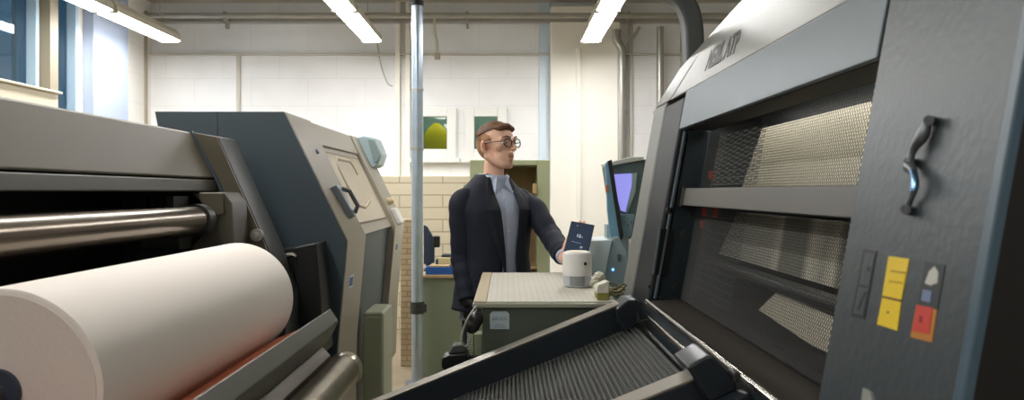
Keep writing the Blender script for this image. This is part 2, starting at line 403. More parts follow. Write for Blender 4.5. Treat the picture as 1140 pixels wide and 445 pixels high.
top_mesh('corner_pipe', b, frame_beige, 'thin beige vertical pipe in the left corner of the back wall', 'pipe', smooth=True)
r = empty('pull_switch', (X(487, 8.5), 8.5, Z(66, 8.5)), 'small beige switch box hanging on a cord right of the steel pole', 'switch')
b = B(); box(b, X(484, 8.5), X(490, 8.5), 8.47, 8.53, Z(66, 8.5), Z(59, 8.5)); finish('switch_box', b, frame_beige, r, bevel=.006)
b = B(); tube(b, smoothpath([(X(487, 8.5), 8.5, Z(59, 8.5)), (X(486, 8.5), 8.5, Z(45, 8.5)), (X(484, 8.5), 8.5, Z(35, 8.5)), (X(484, 8.5), 8.5, Z(18, 8.5))], 4), .014, 8); finish('cord', b, lamp_house, r, smooth=True)
b = B(); yy = WY - .006; tube(b, smoothpath([(X(420, yy), yy, Z(48, yy)), (X(424, yy), yy, Z(72, yy)), (X(431, yy), yy, Z(92, yy)), (X(437, yy), yy, Z(96, yy))], 5), .007, 6)
top_mesh('loose_cable', b, lamp_house, 'thin loose cable curving down the white back wall under the middle lamp', 'cable', smooth=True)

# steel pole
PD = 6.2; px_ = X(464.5, PD)
r = empty('steel_pole', (px_, PD, 0), 'bright galvanised steel pole standing free from floor to ceiling', 'pole')
b = B(); cyl(b, (px_, PD, 0), (px_, PD, CZ), .044, 28); finish('pole', b, pole_m, r, smooth=True)
for pyy, hh, mm in ((4, .04, black_m), (100, .014, pipe_m), (166, .02, pipe_m), (342, .09, slate_dark)):
    b = B(); z0 = Z(pyy, PD); cyl(b, (px_, PD, z0 - hh / 2), (px_, PD, z0 + hh / 2), .050 if hh < .05 else .056, 28)
    if hh > .05: box(b, px_ + .03, px_ + .075, PD - .05, PD - .02, z0 - .03, z0 + .03)
    finish('collar', b, mm, r, smooth=True)
b = B(); cyl(b, (px_, PD, 0), (px_, PD, .012), .09, 24); finish('base_flange', b, pole_m, r, smooth=True)
# pillar
b = B(); box(b, X(446, 6.8), X(460, 6.8), 6.8, 7.05, 0, Z(244, 6.8)); top_mesh('masonry_pillar', b, pillar_brick, 'rough tan brick pillar beside the far end of the left press', 'pillar', bevel=.008)
b = B(); box(b, X(455, 8.5), X(470, 8.5), 8.35, 8.55, 0, Z(195, 8.5) + .35); 

# ================================================================== LEFT PRESS (unwinder)
DE = 2.9; YN = .8
lp = empty('paper_press', (-1.3, 1.85, 0), 'olive grey printing press with roller recess behind the big white paper roll', 'printing press')
A_ = (X(214, DE), Z(147, DE)); B_ = (X(241, DE), Z(199, DE)); C_ = (X(247, DE), Z(213, DE))
b = B(); prism(b, [A_, B_, (B_[0] - .05, B_[1]), (-1.9, H + .04), (-1.9, A_[1])], YN, DE - .01); finish('cover', b, olive_m, lp, bevel=.010)
b = B(); prism(b, [(B_[0] + .001, B_[1] - .004), (C_[0] - .01, C_[1]), (-1.36, H), (-1.36, B_[1] - .004)], YN, DE - .012); finish('cover_lip', b, olive_dark, lp, bevel=.005)
b = B(); prism(b, [(-1.9, H + .035), (-1.37, H + .035), (-1.37, 1.0), (-1.08, .93), (-.80, .82), (-.66, .76), (-.66, 0), (-1.9, 0)], YN, DE - .02); finish('body', b, black_dull, lp)
# end plate
q = [A_, (X(243, DE), Z(152, DE)), (X(297, DE), Z(272, DE)), (X(318, DE), Z(330, DE)), (X(318, DE), 0), (-1.5, 0), (-1.5, A_[1] + .0)]
b = B(); prism(b, q, DE, DE * 1.064); finish('end_plate', b, slate_dark, lp, bevel=.004)
q2 = [A_, (X(242.5, DE), Z(152.2, DE)), (X(296, DE), Z(272, DE)), (X(314, DE), Z(330, DE)), (X(268, DE), Z(330, DE)), (X(256, DE), Z(268, DE)), (X(254.5, DE), Z(225, DE)), B_]
b = B(); prism(b, q2, DE - .012, DE - .001); finish('end_plate_face', b, olive_m, lp, bevel=.002)
b = B(); q3 = [(A_[0] - .004, A_[1] + .004), (A_[0] + .006, A_[1] + .004), (B_[0] + .012, B_[1]), (X(256.5, DE), Z(225, DE)), (X(258, DE), Z(300, DE)), (X(254.5, DE), Z(300, DE)), (X(252.5, DE), Z(226, DE)), B_]
prism(b, q3, DE - .018, DE - .006); finish('seam_strip', b, slate_m, lp)
b = B(); tube(b, [(X(262, DE), DE - .02, Z(243, DE)), (X(279, DE), DE - .02, Z(285, DE))], .008, 8); finish('brace', b, slate_m, lp)
b = B(); cyl(b, (X(288, DE), DE - .012, Z(261, DE)), (X(288, DE), DE - .03, Z(261, DE)), .022, 20); cyl(b, (X(288, DE), DE - .03, Z(261, DE)), (X(288, DE), DE - .042, Z(261, DE)), .012, 6)
finish('bolt', b, pipe_m, lp, smooth=True)
# bracket closing the recess with a rounded opening
DB = 2.72
def arc(cx, cy, r, a0, a1, n):
    return [(cx + r * math.cos(math.radians(a0 + (a1 - a0) * i / n)), cy + r * math.sin(math.radians(a0 + (a1 - a0) * i / n))) for i in range(n + 1)]
op = [(212, 214), (222, 224)] + arc(216, 246, 18, -40, 60, 6) + [(214, 272), (205, 300)]
poly = op + [(262, 300), (258, 226), (249, 214)]
b = B(); prism(b, PP(poly, DB), DB, DE - .02); finish('end_bracket', b, olive_dark, lp, bevel=.006)
b = B(); prism(b, PP([(213.5, 214.5), (249, 214.5), (250.5, 238), (235.5, 242), (231, 233), (223, 223)], DB), DB - .012, DB - .001); finish('bracket_face', b, olive_m, lp, bevel=.004)
b = B(); cyl(b, (X(231, DB), DB - .02, Z(240, DB)), (X(231, DB), DB, Z(240, DB)), .012, 6); finish('bolt', b, pipe_m, lp)
# guide roller in the recess
rx, rz = X(220, 2.6), Z(244.5, 2.6)
b = B(); cyl(b, (rx, YN + .02, rz), (rx, 2.58, rz), .043, 40); fr = finish('guide_roller', b, steel_m, lp, smooth=True)
b = B(); cyl(b, (rx, 2.58, rz), (rx, 2.63, rz), .050, 32); cyl(b, (rx, 2.63, rz), (rx, 2.72, rz), .02, 16); finish('roller_bearing', b, black_m, lp, smooth=True)
b = B()
for i, px in enumerate((168, 182, 194, 205)):
    x = X(px, 2.7); box(b, x, x + .022, 2.62 - .02 * i, 2.68, 1.385 + .012 * (i % 2), 1.455)
cyl(b, (-1.2, 1.0, 1.41), (-1.2, 2.6, 1.41), .012, 10)
finish('recess_fittings', b, slate_dark, lp)
b = B(); box(b, X(172, 2.7), X(214, 2.7), 2.60, 2.70, Z(276, 2.7), Z(262, 2.7)); finish('recess_block', b, slate_dark, lp, bevel=.006)
# rail, felt, tray, drum
DR = 2.75
b = B(); prism(b, PP([(359, 350), (368, 343), (377, 357), (372, 368), (364, 382), (346, 376)], DR), YN, DR); finish('rail', b, rail_m, lp, bevel=.004)
b = B(); prism(b, [(X(359, DR) + .002, 1.045), (X(359, DR) - .002, 1.050), (-.70, 1.024), (-.80, .938), (-.82, .915)], YN, DR - .28); finish('felt_pad', b, copper_m, lp, bevel=.002)
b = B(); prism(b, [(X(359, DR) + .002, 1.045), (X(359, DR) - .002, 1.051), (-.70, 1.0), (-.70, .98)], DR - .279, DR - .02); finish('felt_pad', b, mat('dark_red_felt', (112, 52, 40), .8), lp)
b = B(); prism(b, PP([(346, 377), (362, 382), (372, 392), (368, 412), (340, 430)], DR), YN, DR - .05); finish('tray', b, mat('worn_tray_steel', (92, 86, 76), .5, .5, var=.35, vscale=18), lp, bevel=.002)
dx, dz = X(385, DR), Z(410, DR)
b = B(); cyl(b, (dx, YN, dz), (dx, DR - .03, dz), .055, 40); finish('drum', b, drum_m, lp, smooth=True)
b = B(); tube(b, [(dx, DR - .05, dz), (dx, DR - .035, dz), (dx, DR - .01, dz), (dx, DR, dz)], [.056, .061, .061, .05], 40); finish('drum_end_ring', b, drum_m, lp, smooth=True)
for yy in (1.2, 2.0, 2.6):
    b = B(); prism(b, [(-.68, .80), (-.66, .90), (dx - .02, dz - .03), (dx - .02, dz - .075)], yy, yy + .05); finish('drum_bracket', b, slate_dark, lp)
# black gearbox between the two units
g = empty('drive_box', (X(330, 3.15), 3.17, 0), 'black drive box with a silver top strip between roll and slate press unit', 'gearbox')
D = 3.10
b = B(); prism(b, PP([(290, 281), (327, 276), (331, 292), (331, 395), (290, 395)], D), D + .03, D + .16); finish('inner_housing', b, black_dull, g, bevel=.004)
b = B(); prism(b, PP([(327, 275), (352, 270), (357, 330), (360, 395), (333, 395), (331, 330)], D), D, D + .18); finish('cover', b, black_m, g, bevel=.008)
b = B(); tube(b, [(X(300, D), D + .015, Z(288, D)), (X(326, D), D - .0, Z(283.5, D)), (X(330, D), D - .0, Z(286, D))], .009, 8); finish('handle_rod', b, chrome, g, smooth=True)
b = B(); ball(b, (X(329, D), D - .0, Z(352, D)), .014); cyl(b, (X(329, D), D, Z(352, D)), (X(329, D), D + .03, Z(352, D)), .008, 8); finish('knob', b, chrome, g, smooth=True)
b = B(); box(b, X(300, D), X(350, D), D + .02, D + .16, 0, Z(395, D)); finish('pedestal', b, black_dull, g)
# paper roll
rcx, rcz, rr = X(266.5, 2.6), Z(331, 2.6), .176
r = empty('paper_roll', (rcx, 2.0, rcz - rr), 'large white paper roll in front of the olive press, foreground left', 'paper roll')
y0, y1 = 1.37, 2.6; rad = [rr - .006, rr, rr, rr - .004]
b = B(); tube(b, [(rcx, y0, rcz), (rcx, y0 + .004, rcz), (rcx, y1 - .012, rcz), (rcx, y1, rcz)], rad, 128); finish('paper', b, paper_m, r, smooth=True)
b = B(); tube(b, [(rcx, y0 - .002, rcz), (rcx, y0 + .01, rcz)], [rr - .010, rr - .010], 96); finish('paper_edge', b, cream_core, r, smooth=True)
b = B(); cyl(b, (rcx, y0 - .012, rcz), (rcx, y0 + .03, rcz), .041, 48); finish('core', b, core_m, r, smooth=True)
b = B(); cyl(b, (rcx, 1.2, rcz), (rcx, DE - .03, rcz), .018, 24); finish('shaft', b, chrome_dark, r, smooth=True)
# carry the shaft
b = B(); prism(b, [(rcx - .05, rcz + .02), (rcx - .019, rcz + .02), (rcx - .019, rcz - .019), (rcx + .019, rcz - .019), (rcx + .019, rcz + .02), (rcx + .05, rcz + .02), (rcx + .06, .80), (rcx - .06, .80)], 1.2, 1.23)
finish('shaft_cradle', b, slate_dark, lp, bevel=.003)
b = B(); prism(b, [(rcx - .05, rcz + .02), (rcx - .019, rcz + .02), (rcx - .019, rcz - .019), (rcx + .019, rcz - .019), (rcx + .019, rcz + .02), (rcx + .05, rcz + .02), (rcx + .06, .80), (rcx - .06, .80)], 2.72, 2.75)
finish('shaft_cradle', b, slate_dark, lp, bevel=.003)

# ================================================================== LEFT UNIT 2 (slate hood)
D2 = 3.3
u = empty('press_unit', (-1.2, 4.1, 0), 'slate and beige sloping press unit with a cream service window', 'printing press')
sec = PP([(172, 124), (316, 124), (386, 268), (375, 392)], D2)
TL, TR, KK, LO = sec
def section(zcut_top=True, inset=0.0, z0=0.0, part='all'):
    up = [TL, (TR[0] - inset, TR[1] - inset * .3), (KK[0] - inset, KK[1])]
    lo = [(LO[0] - inset, LO[1]), (LO[0] - .01 - inset, z0), (TL[0] + .1, z0), (TL[0] + .1, 1.3)]
    if part == 'all': return up + lo
    if part == 'up': return up + [(TL[0] + .2, KK[1])]
    return [(KK[0] - inset, KK[1])] + [(LO[0] - inset, LO[1]), (LO[0] - .01 - inset, z0), (TL[0] + .2, z0), (TL[0] + .2, KK[1])]
b = B(); prism(b, section(), D2, D2 + .012); finish('side_panel', b, slate_m, u, bevel=.003)
b = B(); box(b, X(242, D2) - .0012, X(242, D2) + .0012, D2 - .0015, D2 + .001, Z(300, D2), TL[1]); finish('panel_seam', b, slate_dark, u)
S1, S2, S3 = D2 / .884, D2 / .70, D2 / .646
b = B(); prism(b, section(inset=-.003), D2 + .013, S1); finish('front_column', b, beige_m, u, bevel=.005)
b = B(); prism(b, section(inset=.02, part='up'), S1 + .001, S2); finish('recess_face', b, beige_m, u)
b = B(); prism(b, section(inset=.035, part='lo'), S1 + .001, S2); finish('lower_panel', b, slate_m, u)
b = B(); prism(b, section(inset=-.003, z0=.45), S2 + .001, S3); finish('rear_column', b, beige_m, u, bevel=.005)
b = B(); box(b, -1.3, -.76, S2 + .02, S3 - .04, 0, .45); finish('plinth', b, black_dull, u)
# coordinates on the sloping face: t = 0 at top, 1 at kink ; y along
def SL(t, y, off=0.0):
    d = Vector((KK[0] - TR[0], 0, KK[1] - TR[1])); n = Vector((-d.z, 0, d.x)).normalized()
    p = Vector((TR[0], y, TR[1])) + d * t + n * off
    return p
def on_slope(bm, corners, off0, off1):
    a = [bm.verts.new(SL(t, y, off0)) for t, y in corners]; c = [bm.verts.new(SL(t, y, off1)) for t, y in corners]
    n = len(corners); bm.faces.new(a); bm.faces.new(c[::-1])
    for i in range(n): bm.faces.new((a[i], c[i], c[(i + 1) % n], a[(i + 1) % n]))
ny = S2 - S1
b = B(); on_slope(b, [(.0, S1 + .02), (.0, S2 - .02), (.20, S2 - .02), (.20, S1 + .02)], -.03, -.006); finish('header_panel', b, beige_m, u, bevel=.002)
b = B(); w0, w1 = S1 + .05, S2 - .04
on_slope(b, [(.245, w0), (.245, w1), (.90, w1), (.90, w0)], -.03, -.016); wn = finish('service_window', b, mat('brown_gasket', (126, 98, 64), .6), u)
b = B(); on_slope(b, [(.262, w0 + .025), (.262, w1 - .025), (.885, w1 - .025), (.885, w0 + .025)], -.017, -.013); finish('window_pane', b, peach_m, wn)
b = B(); yA, yB = w0 + .16, w1 - .30
tube(b, [SL(.44, yB, -.019), SL(.36, yB, -.019), SL(.30, yB - .05, -.019), SL(.30, yA + .05, -.019), SL(.36, yA, -.019), SL(.60, yA, -.019), SL(.74, yA + .06, -.019), SL(.76, yA + .2, -.019), SL(.70, yB, -.019)], .013, 8)
for v in b.verts: pass
finish('hose_outline', b, mat('faded_grey', (182, 168, 144), .6), wn, smooth=True)
# latch on front column
yl_ = (D2 + S1) / 2
b = B(); on_slope(b, [(.585, yl_ - .045), (.585, yl_ + .03), (.845, yl_ + .085), (.845, yl_ + .02)], .0, .03); L_ = finish('latch', b, grey_pl, u, bevel=.006)
b = B(); tube(b, [SL(.62, yl_ + .03, .03), SL(.66, yl_ + .04, .055), SL(.78, yl_ + .06, .055), SL(.82, yl_ + .07, .03)], .010, 8); finish('latch_grip', b, chrome_dark, L_, smooth=True)
b = B(); p = SL(.29, yl_ + .02, 0); q = SL(.29, yl_ + .02, .012); cyl(b, p, q, .013, 16); finish('keyhole', b, chrome_dark, u, smooth=True)
b = B(); on_slope(b, [(.07, yl_ - .02), (.07, yl_ - .012), (.14, yl_ + .05), (.14, yl_ + .042)], 0, .002); finish('slit', b, black_ink, u)
b = B(); xk = KK[0] + (LO[0] - KK[0]) * .35
def LWR(t, y, off=0):
    return Vector((KK[0] + (LO[0] - KK[0]) * t + .003 + off, y, KK[1] + (LO[1] - KK[1]) * t))
def lowq(bm, t0, t1, y0, y1, o0, o1):
    hexa(bm, [LWR(t1, y0, o0), LWR(t1, y1, o0), LWR(t1, y1, o1), LWR(t1, y0, o1), LWR(t0, y0, o0), LWR(t0, y1, o0), LWR(t0, y1, o1), LWR(t0, y0, o1)])
b = B(); lowq(b, .34, .46, 3.40, 3.50, .0, .002); finish('sticker', b, white_ink, u)
b = B(); lowq(b, .36, .44, 3.415, 3.485, .002, .003); finish('sticker', b, blue_m, u)
b = B(); lowq(b, .25, .32, S2 + .1, S2 + .16, .0, .003); finish('sticker', b, blue_m, u)
b = B(); ball(b, SL(.74, (S2 + S3) / 2 - .04, .01), .03, (1, 1, .8)); finish('round_knob', b, mat('tan_knob', (190, 168, 132), .4), u, smooth=True)
b = B(); on_slope(b, [(.82, S2 + .10), (.82, S2 + .26), (1.0, S2 + .26), (1.0, S2 + .10)], 0, .03); finish('clip', b, white_pl, u, bevel=.01)
# pale blue lamp box on the rear column
b = B(); yb = (S2 + S3) / 2
prism(b, PP([(401, 154), (408, 152), (421, 155), (428, 172), (424, 184), (418, 187), (413, 182)], 5.0), 4.9, 5.12); k = finish('warning_lamp_box', b, tealblue_m, u, bevel=.006)
b = B(); prism(b, PP([(413, 156), (420, 157), (427, 172), (423, 182), (419, 180)], 5.0), 4.885, 4.899); finish('box_face', b, mat('mid_blue_grey', (150, 168, 170), .4), k, bevel=.003)
b = B(); prism(b, PP([(404, 168), (424, 168), (424, 174), (406, 174)], 5.0), 4.98, 5.06); finish('box_bracket', b, beige_m, u)
# pale green cabinet
b = B(); box(b, X(398, 3.85), X(427, 3.85), 3.85, 4.15, 0, .90); cb = B(); b.free(); cb.free()
r = empty('green_cabinet', (X(413, 3.85), 4.0, 0), 'small pale green cabinet against the slate press unit', 'cabinet')
b = B(); box(b, -.69, X(427, 3.85), 3.85, 4.15, 0.03, .895); finish('body', b, greenpale_m, r, bevel=.015)
b = B(); box(b, -.685, X(427, 3.85) - .008, 3.842, 3.85, 0.06, .875); finish('door', b, greenpale_m, r, bevel=.006)
b = B(); box(b, -.68, X(427, 3.85) - .01, 3.86, 4.14, 0, .03); finish('plinth', b, black_dull, r)

# ================================================================== BACK RIGHT OF POLE: bench and cabinets
bn = empty('workbench', (-.36, 6.8, 0), 'olive green workbench with tan top behind the steel pole', 'workbench')
bx0, bx1 = X(468, 6.4), X(523, 6.4)
b = B(); box(b, bx0, bx1, 6.42, 7.1, 0.0, Z(309, 6.4)); finish('body', b, bench_m, bn, bevel=.005)
b = B(); box(b, bx0 - .01, bx1, 6.39, 7.12, Z(309, 6.4), Z(306, 6.4)); finish('worktop', b, brown_m, bn, bevel=.003)
zt = Z(306, 6.4)
r = empty('parts_tray', (X(491, 6.5), 6.5, zt), 'blue tray of small parts on the green workbench', 'tray')
b = B(); x0, x1 = X(474, 6.45), X(514, 6.45)
box(b, x0, x1, 6.42, 6.62, zt, zt + .01); box(b, x0, x1, 6.42, 6.43, zt + .01, zt + .06); box(b, x0, x1, 6.61, 6.62, zt + .01, zt + .06); box(b, x0, x0 + .01, 6.43, 6.61, zt + .01, zt + .06); box(b, x1 - .01, x1, 6.43, 6.61, zt + .01, zt + .06)
finish('tray_body', b, blue_m, r, bevel=.002)
tb = [((478, 500), .06, brown_m, 'tan cardboard block lying in the blue tray, left side', 'block'), ((502, 512), .075, mat('tan_dark', (150, 118, 70), .6), 'brown wooden block lying in the blue tray, right side', 'block')]
for (pa, pb), h_, mm, lb, ct in tb:
    b = B(); box(b, X(pa, 6.5), X(pb, 6.5), 6.46, 6.56, zt + .01, zt + .01 + h_); top_mesh('wooden_block', b, mm, lb, ct, bevel=.005)
b = B(); box(b, X(486, 6.8), X(514, 6.8), 6.72, 6.9, zt, zt + .10); box(b, X(492, 6.8), X(508, 6.8), 6.75, 6.88, zt + .10, zt + .135)
top_mesh('tool_case', b, teal_m, 'dark blue tool case at the back of the green workbench', 'case', bevel=.01)
b = B(); box(b, X(488, 6.66), X(508, 6.66), 6.64, 6.70, zt, zt + .115); top_mesh('paper_stack', b, mat('straw_paper', (214, 196, 148), .7), 'straw coloured paper pack standing behind the blue tray', 'paper')
r = empty('bench_monitor', (X(478, 6.75), 6.75, zt), 'narrow dark navy monitor standing at the left end of the workbench', 'monitor')
b = B(); prism(b, PP([(472, 250), (476, 252), (484, 266), (484, 292), (472, 294)], 6.75), 6.72, 6.76); finish('screen', b, teal_m, r, bevel=.006)
b = B(); box(b, X(474, 6.75), X(480, 6.75), 6.76, 6.79, zt + .01, zt + .2); box(b, X(472, 6.75), X(484, 6.75), 6.7, 6.84, zt, zt + .012); finish('stand', b, black_m, r)
b = B(); box(b, X(481, 6.6), X(489, 6.6), 6.655, 6.7, Z(276, 6.6), Z(263, 6.6)); finish('speaker', b, black_m, r, bevel=.01)

# sage cabinet behind the man
D = 5.4
r = empty('storage_cabinet', (X(568, D), D + .25, 0), 'sage green open storage cabinet behind the man', 'cabinet')
x0, x1, zt_ = X(523, D), X(612, D), Z(178, D)
xa, xb, za = X(548, D), X(598, D), Z(184, D)
b = B(); box(b, x0, xa, D, D + .5, 0, zt_); box(b, xb, x1, D, D + .5, 0, zt_); box(b, xa, xb, D, D + .5, za, zt_); box(b, xa, xb, D + .46, D + .5, 0, za); box(b, xa, xb, D, D + .46, 0, .06)
finish('carcass', b, cabgreen_m, r, bevel=.005)
b = B(); box(b, xa, xb, D + .40, D + .46, .06, za); finish('back_board', b, brown_m, r)
for zz in (.5, .95): 
    b = B(); box(b, xa, xb, D + .02, D + .40, zz, zz + .02); finish('shelf', b, brown_m, r)
b = B(); cyl(b, (X(595, D), D, Z(210, D)), (X(595, D), D - .02, Z(210, D)), .012, 12); cyl(b, (X(595, D), D - .02, Z(215, D)), (X(595, D), D - .02, Z(204, D)), .014, 12); finish('handle', b, mat('brass', (224, 196, 140), .3, .6), r, smooth=True)
b = B(); tube(b, smoothpath([(X(608, 5.35), 5.37, Z(236, 5.35)), (X(609, 5.35), 5.35, Z(246, 5.35)), (X(609, 5.35), 5.35, Z(262, 5.35)), (X(610, 5.35), 5.35, Z(276, 5.35))], 5), [.008] * 4 + [.022, .03, .034, .034, .03, .028, .03, .03, .026, .02, .016, .012], 12)
top_mesh('hanging_cloth', b, mat('dark_brown_cloth', (70, 48, 34), .8), 'dark brown cloth hanging on the right edge of the sage cabinet', 'cloth', smooth=True)

# ================================================================== CONSOLE
cz = 1.12; cx0, cx1, cy0, cy1 = X(526, 2.56), X(690, 2.56), 2.56, 3.5
cn = empty('control_console', ((cx0 + cx1) / 2, 3.03, 0), 'green grey console with white gridded top in front of the man', 'console')
xf = X(536.5, 2.56)
b = B(); box(b, xf, cx1 - .004, cy0 + .012, cy1 - .01, .05, cz - .02); finish('body', b, console_m, cn, bevel=.004)
b = B(); box(b, cx0 + .012, xf - .001, cy0 + .16, cy1 - .02, .05, cz - .02); finish('side_panel', b, console_pale, cn, bevel=.003)
b = B(); box(b, X(520.5, 2.7) , X(527.5, 2.7), cy0 + .16 - .012, cy0 + .40, .30, Z(368, 2.7)); finish('vent_column', b, console_pale, cn)
b = B()
zv = Z(370, 2.7)
while zv > .34:
    box(b, X(520, 2.7), X(527, 2.7), cy0 + .14, cy0 + .148, zv - .005, zv); zv -= .0085
finish('vent_slats', b, mat('vent_slats_pale', (196, 200, 176), .4), cn)
b = B(); box(b, X(528, 2.65), xf - .002, cy0 + .10, cy0 + .159, .05, Z(372, 2.65)); finish('corner_post', b, console_pale, cn, bevel=.003)
b = B(); box(b, cx0, cx1, cy0, cy1, cz - .02, cz - .004); finish('top_frame', b, mat('worn_alloy_edge', (176, 178, 162), .35, .4), cn, bevel=.004)
# gridded top
gm = brick_mat('grid_laminate', (206, 202, 190), (204, 200, 188), (182, 178, 166), .02, .02, 'XY', .0010, .1)
gm.node_tree.nodes['Brick Texture'].offset = 0
b = B(); box(b, cx0 + .045, cx1 - .006, cy0 + .012, cy1 - .006, cz - .004, cz); finish('top_surface', b, gm, cn)
b = B(); box(b, cx0 + .004, cx0 + .043, cy0 + .006, cy1 - .006, cz - .004, cz + .001); finish('top_border', b, mat('tan_border', (190, 176, 148), .5), cn)
b = B(); box(b, cx0 + .05, cx1 - .02, cy0 + .04, cy1 - .04, 0, .05); finish('plinth', b, black_dull, cn)
b = B(); lx0, lx1, lz0_, lz1_ = X(545.5, 2.57), X(567, 2.57), Z(366, 2.57), Z(346.5, 2.57)
pl = [(lx0, lz0_), (lx1, lz0_), (lx1, lz1_ - .008), (lx1 - .008, lz1_), (lx0 + .008, lz1_), (lx0, lz1_ - .008)]
prism(b, pl, cy0 + .009, cy0 + .0119); lb_ = finish('label_plate', b, label_m, cn)
def front_text(body, px, py, size, D, y, material, parent, nm='lettering', shear=0):
    M = frameM((X(px, D), y, Z(py, D)), (1, 0, 0), (0, 0, 1))
    return text_mesh(nm, body, size, material, parent, M, .0003, shear)
for s_, pyy, sz in (('MODEL NR. 2065', 353.4, .0062), ('SERIAL MASCHINE', 355.6, .0062), ('PRESSURE 230', 361.2, .005), ('TYPE RANGE 50', 363.8, .0055)):
    front_text(s_, 556.4, pyy, sz, 2.57, cy0 + .0086, ink_m, lb_)
# white air sensor
sx, sy = X(642.5, 2.98), 2.98
r = empty('air_sensor', (sx, sy, cz), 'white cylindrical device with slotted base on the console', 'device')
b = B(); tube(b, [(sx, sy, cz + .002), (sx, sy, cz + .006), (sx, sy, cz + .043)], [.049, .0525, .0525], 48); finish('slotted_base', b, mat('silver_base', (200, 206, 212), .3, .3), r, smooth=True)
b = B(); tube(b, [(sx, sy, cz + .043), (sx, sy, cz + .118), (sx, sy, cz + .126), (sx, sy, cz + .129)], [.0535, .0535, .050, .044], 48); finish('body', b, white_pl, r, smooth=True)
b = B(); tube(b, [(sx, sy, cz + .1285), (sx, sy, cz + .131)], [.040, .038], 40); finish('lid', b, mat('cream_lid', (226, 208, 184), .4), r, smooth=True)
for i in range(5):
    b = B(); zz = cz + .010 + i * .0066
    rings = []
    n = 12; v = []
    for k in range(n + 1):
        a = math.radians(-125 + 62 * k / n)
        for rad_, z_ in ((.0520, zz), (.0532, zz), (.0532, zz + .003), (.0520, zz + .003)): v.append(b.verts.new((sx + rad_ * math.cos(a), sy + rad_ * math.sin(a), z_)))
    for k in range(n):
        for j in range(4): b.faces.new((v[4 * k + j], v[4 * k + (j + 1) % 4], v[4 * k + 4 + (j + 1) % 4], v[4 * k + 4 + j]))
    b.faces.new(v[:4]); b.faces.new(v[-4:][::-1]); finish('slot', b, slate_dark, r)
a = math.radians(-62); b = B(); c0 = Vector((sx + .0525 * math.cos(a), sy + .0525 * math.sin(a), cz + .088)); cyl(b, c0, c0 + Vector((math.cos(a), math.sin(a), 0)) * .003, .006, 16); finish('button', b, slate_dark, r, smooth=True)
# little boxes at console corner
b = B(); x0, x1 = X(664, 2.62), X(677.5, 2.62)
r = empty('parts_box', ((x0 + x1) / 2, 2.64, cz), 'small olive box with white crumpled lid at the front corner of the console', 'box')
box(b, x0, x1, 2.60, 2.68, cz + .001, cz + .022); finish('box_body', b, mat('olive_yellow', (138, 136, 60), .5), r, bevel=.003)
b = B(); hexa(b, [(x0 - .004, 2.596, cz + .022), (x1 - .002, 2.596, cz + .022), (x1 + .002, 2.684, cz + .022), (x0, 2.684, cz + .022), (x0 + .002, 2.60, cz + .05), (x1, 2.60, cz + .062), (x1 - .004, 2.68, cz + .060), (x0 + .008, 2.68, cz + .046)]); finish('crumpled_lid', b, mat('crumpled_white', (214, 212, 196), .6, bump=1, bscale=60, var=.2, vscale=60), r, bevel=.004)
for i, (pa, py_, D_, s_, lb) in enumerate(((667, 306, 3.1, .022, 'crumpled white tissue ball beside the white cylindrical device, farthest'), (661, 318, 2.95, .017, 'crumpled white tissue ball right against the white cylindrical device'), (667, 318, 2.8, .018, 'crumpled white tissue ball just behind the small olive box'))):
    b = B(); vs = ball(b, (X(pa, D_), D_, cz + s_ * .9), s_)
    for v in vs: v.co += Vector((random.uniform(-1, 1), random.uniform(-1, 1), random.uniform(-1, 1))) * s_ * .16
    top_mesh('tissue_ball', b, mat('tissue_white', (226, 222, 204), .7), lb, 'tissue')
b = B(); y_ = 2.66
for k in range(4):
    cc = Vector((X(684 + k * 2, y_), y_ + .02 * k, cz + .01 + .008 * k)); tube(b, [cc + Vector((.03 * math.cos(a_), .03 * math.sin(a_), .008 * math.sin(2 * a_ + k))) for a_ in [i * math.pi / 8 for i in range(15)]], .003, 6)
top_mesh('wire_coil', b, mat('olive_wire', (120, 112, 66), .5, .3), 'loose olive wire coil at the right edge of the console', 'wire', smooth=True)
# handset & cable at console's left corner
hs = empty('handset', (X(524, 2.52), 2.52, Z(372, 2.52)), 'black rubber handset hung at the left corner of the console', 'handset')
D = 2.52
b = B(); tube(b, smoothpath([(X(532, D), D, Z(344, D)), (X(531, D), D - .01, Z(352, D)), (X(528, D), D - .015, Z(360, D)), (X(521, D), D - .01, Z(368, D))], 5), [.012] * 3 + [.016, .02, .022, .023, .023, .021, .02, .021, .022, .021, .018, .014, .008], 14)
finish('grip', b, leather_m, hs, smooth=True)
b = B(); tube(b, smoothpath([(X(530, D), D + .03, Z(342, D)), (X(522, D), D - .01, Z(352, D)), (X(516, D), D - .01, Z(366, D)), (X(514, D), D, Z(380, D)), (X(519, D), D + .01, Z(386, D)), (X(524, D), D + .01, Z(374, D))], 5), .0035, 8); finish('cable', b, mat('cable_grey', (176, 178, 166), .5), hs, smooth=True)
# black foot switch with boot shape, bracketed to console side
fs = empty('foot_switch', (X(505, 2.62), 2.62, Z(412, 2.62)), 'black boot shaped switch unit fixed to the left side of the console', 'switch')
D = 2.62
b = B(); prism(b, PP([(492, 402), (493, 396), (500, 393), (520, 391), (522, 397), (522, 409), (514, 412), (498, 412), (492, 407)], D), D - .03, D + .05); finish('shell', b, black_m, fs, bevel=.006)
b = B(); prism(b, PP([(499, 393), (505, 383), (516, 382), (520, 391)], D), D - .02, D + .04); finish('pedal', b, mat('grey_rubber', (74, 78, 74), .5), fs, bevel=.005)
b = B(); box(b, X(515, D), cx0 + .012, D + .02, D + .041, Z(404, D), Z(398, D)); finish('bracket', b, black_m, fs)

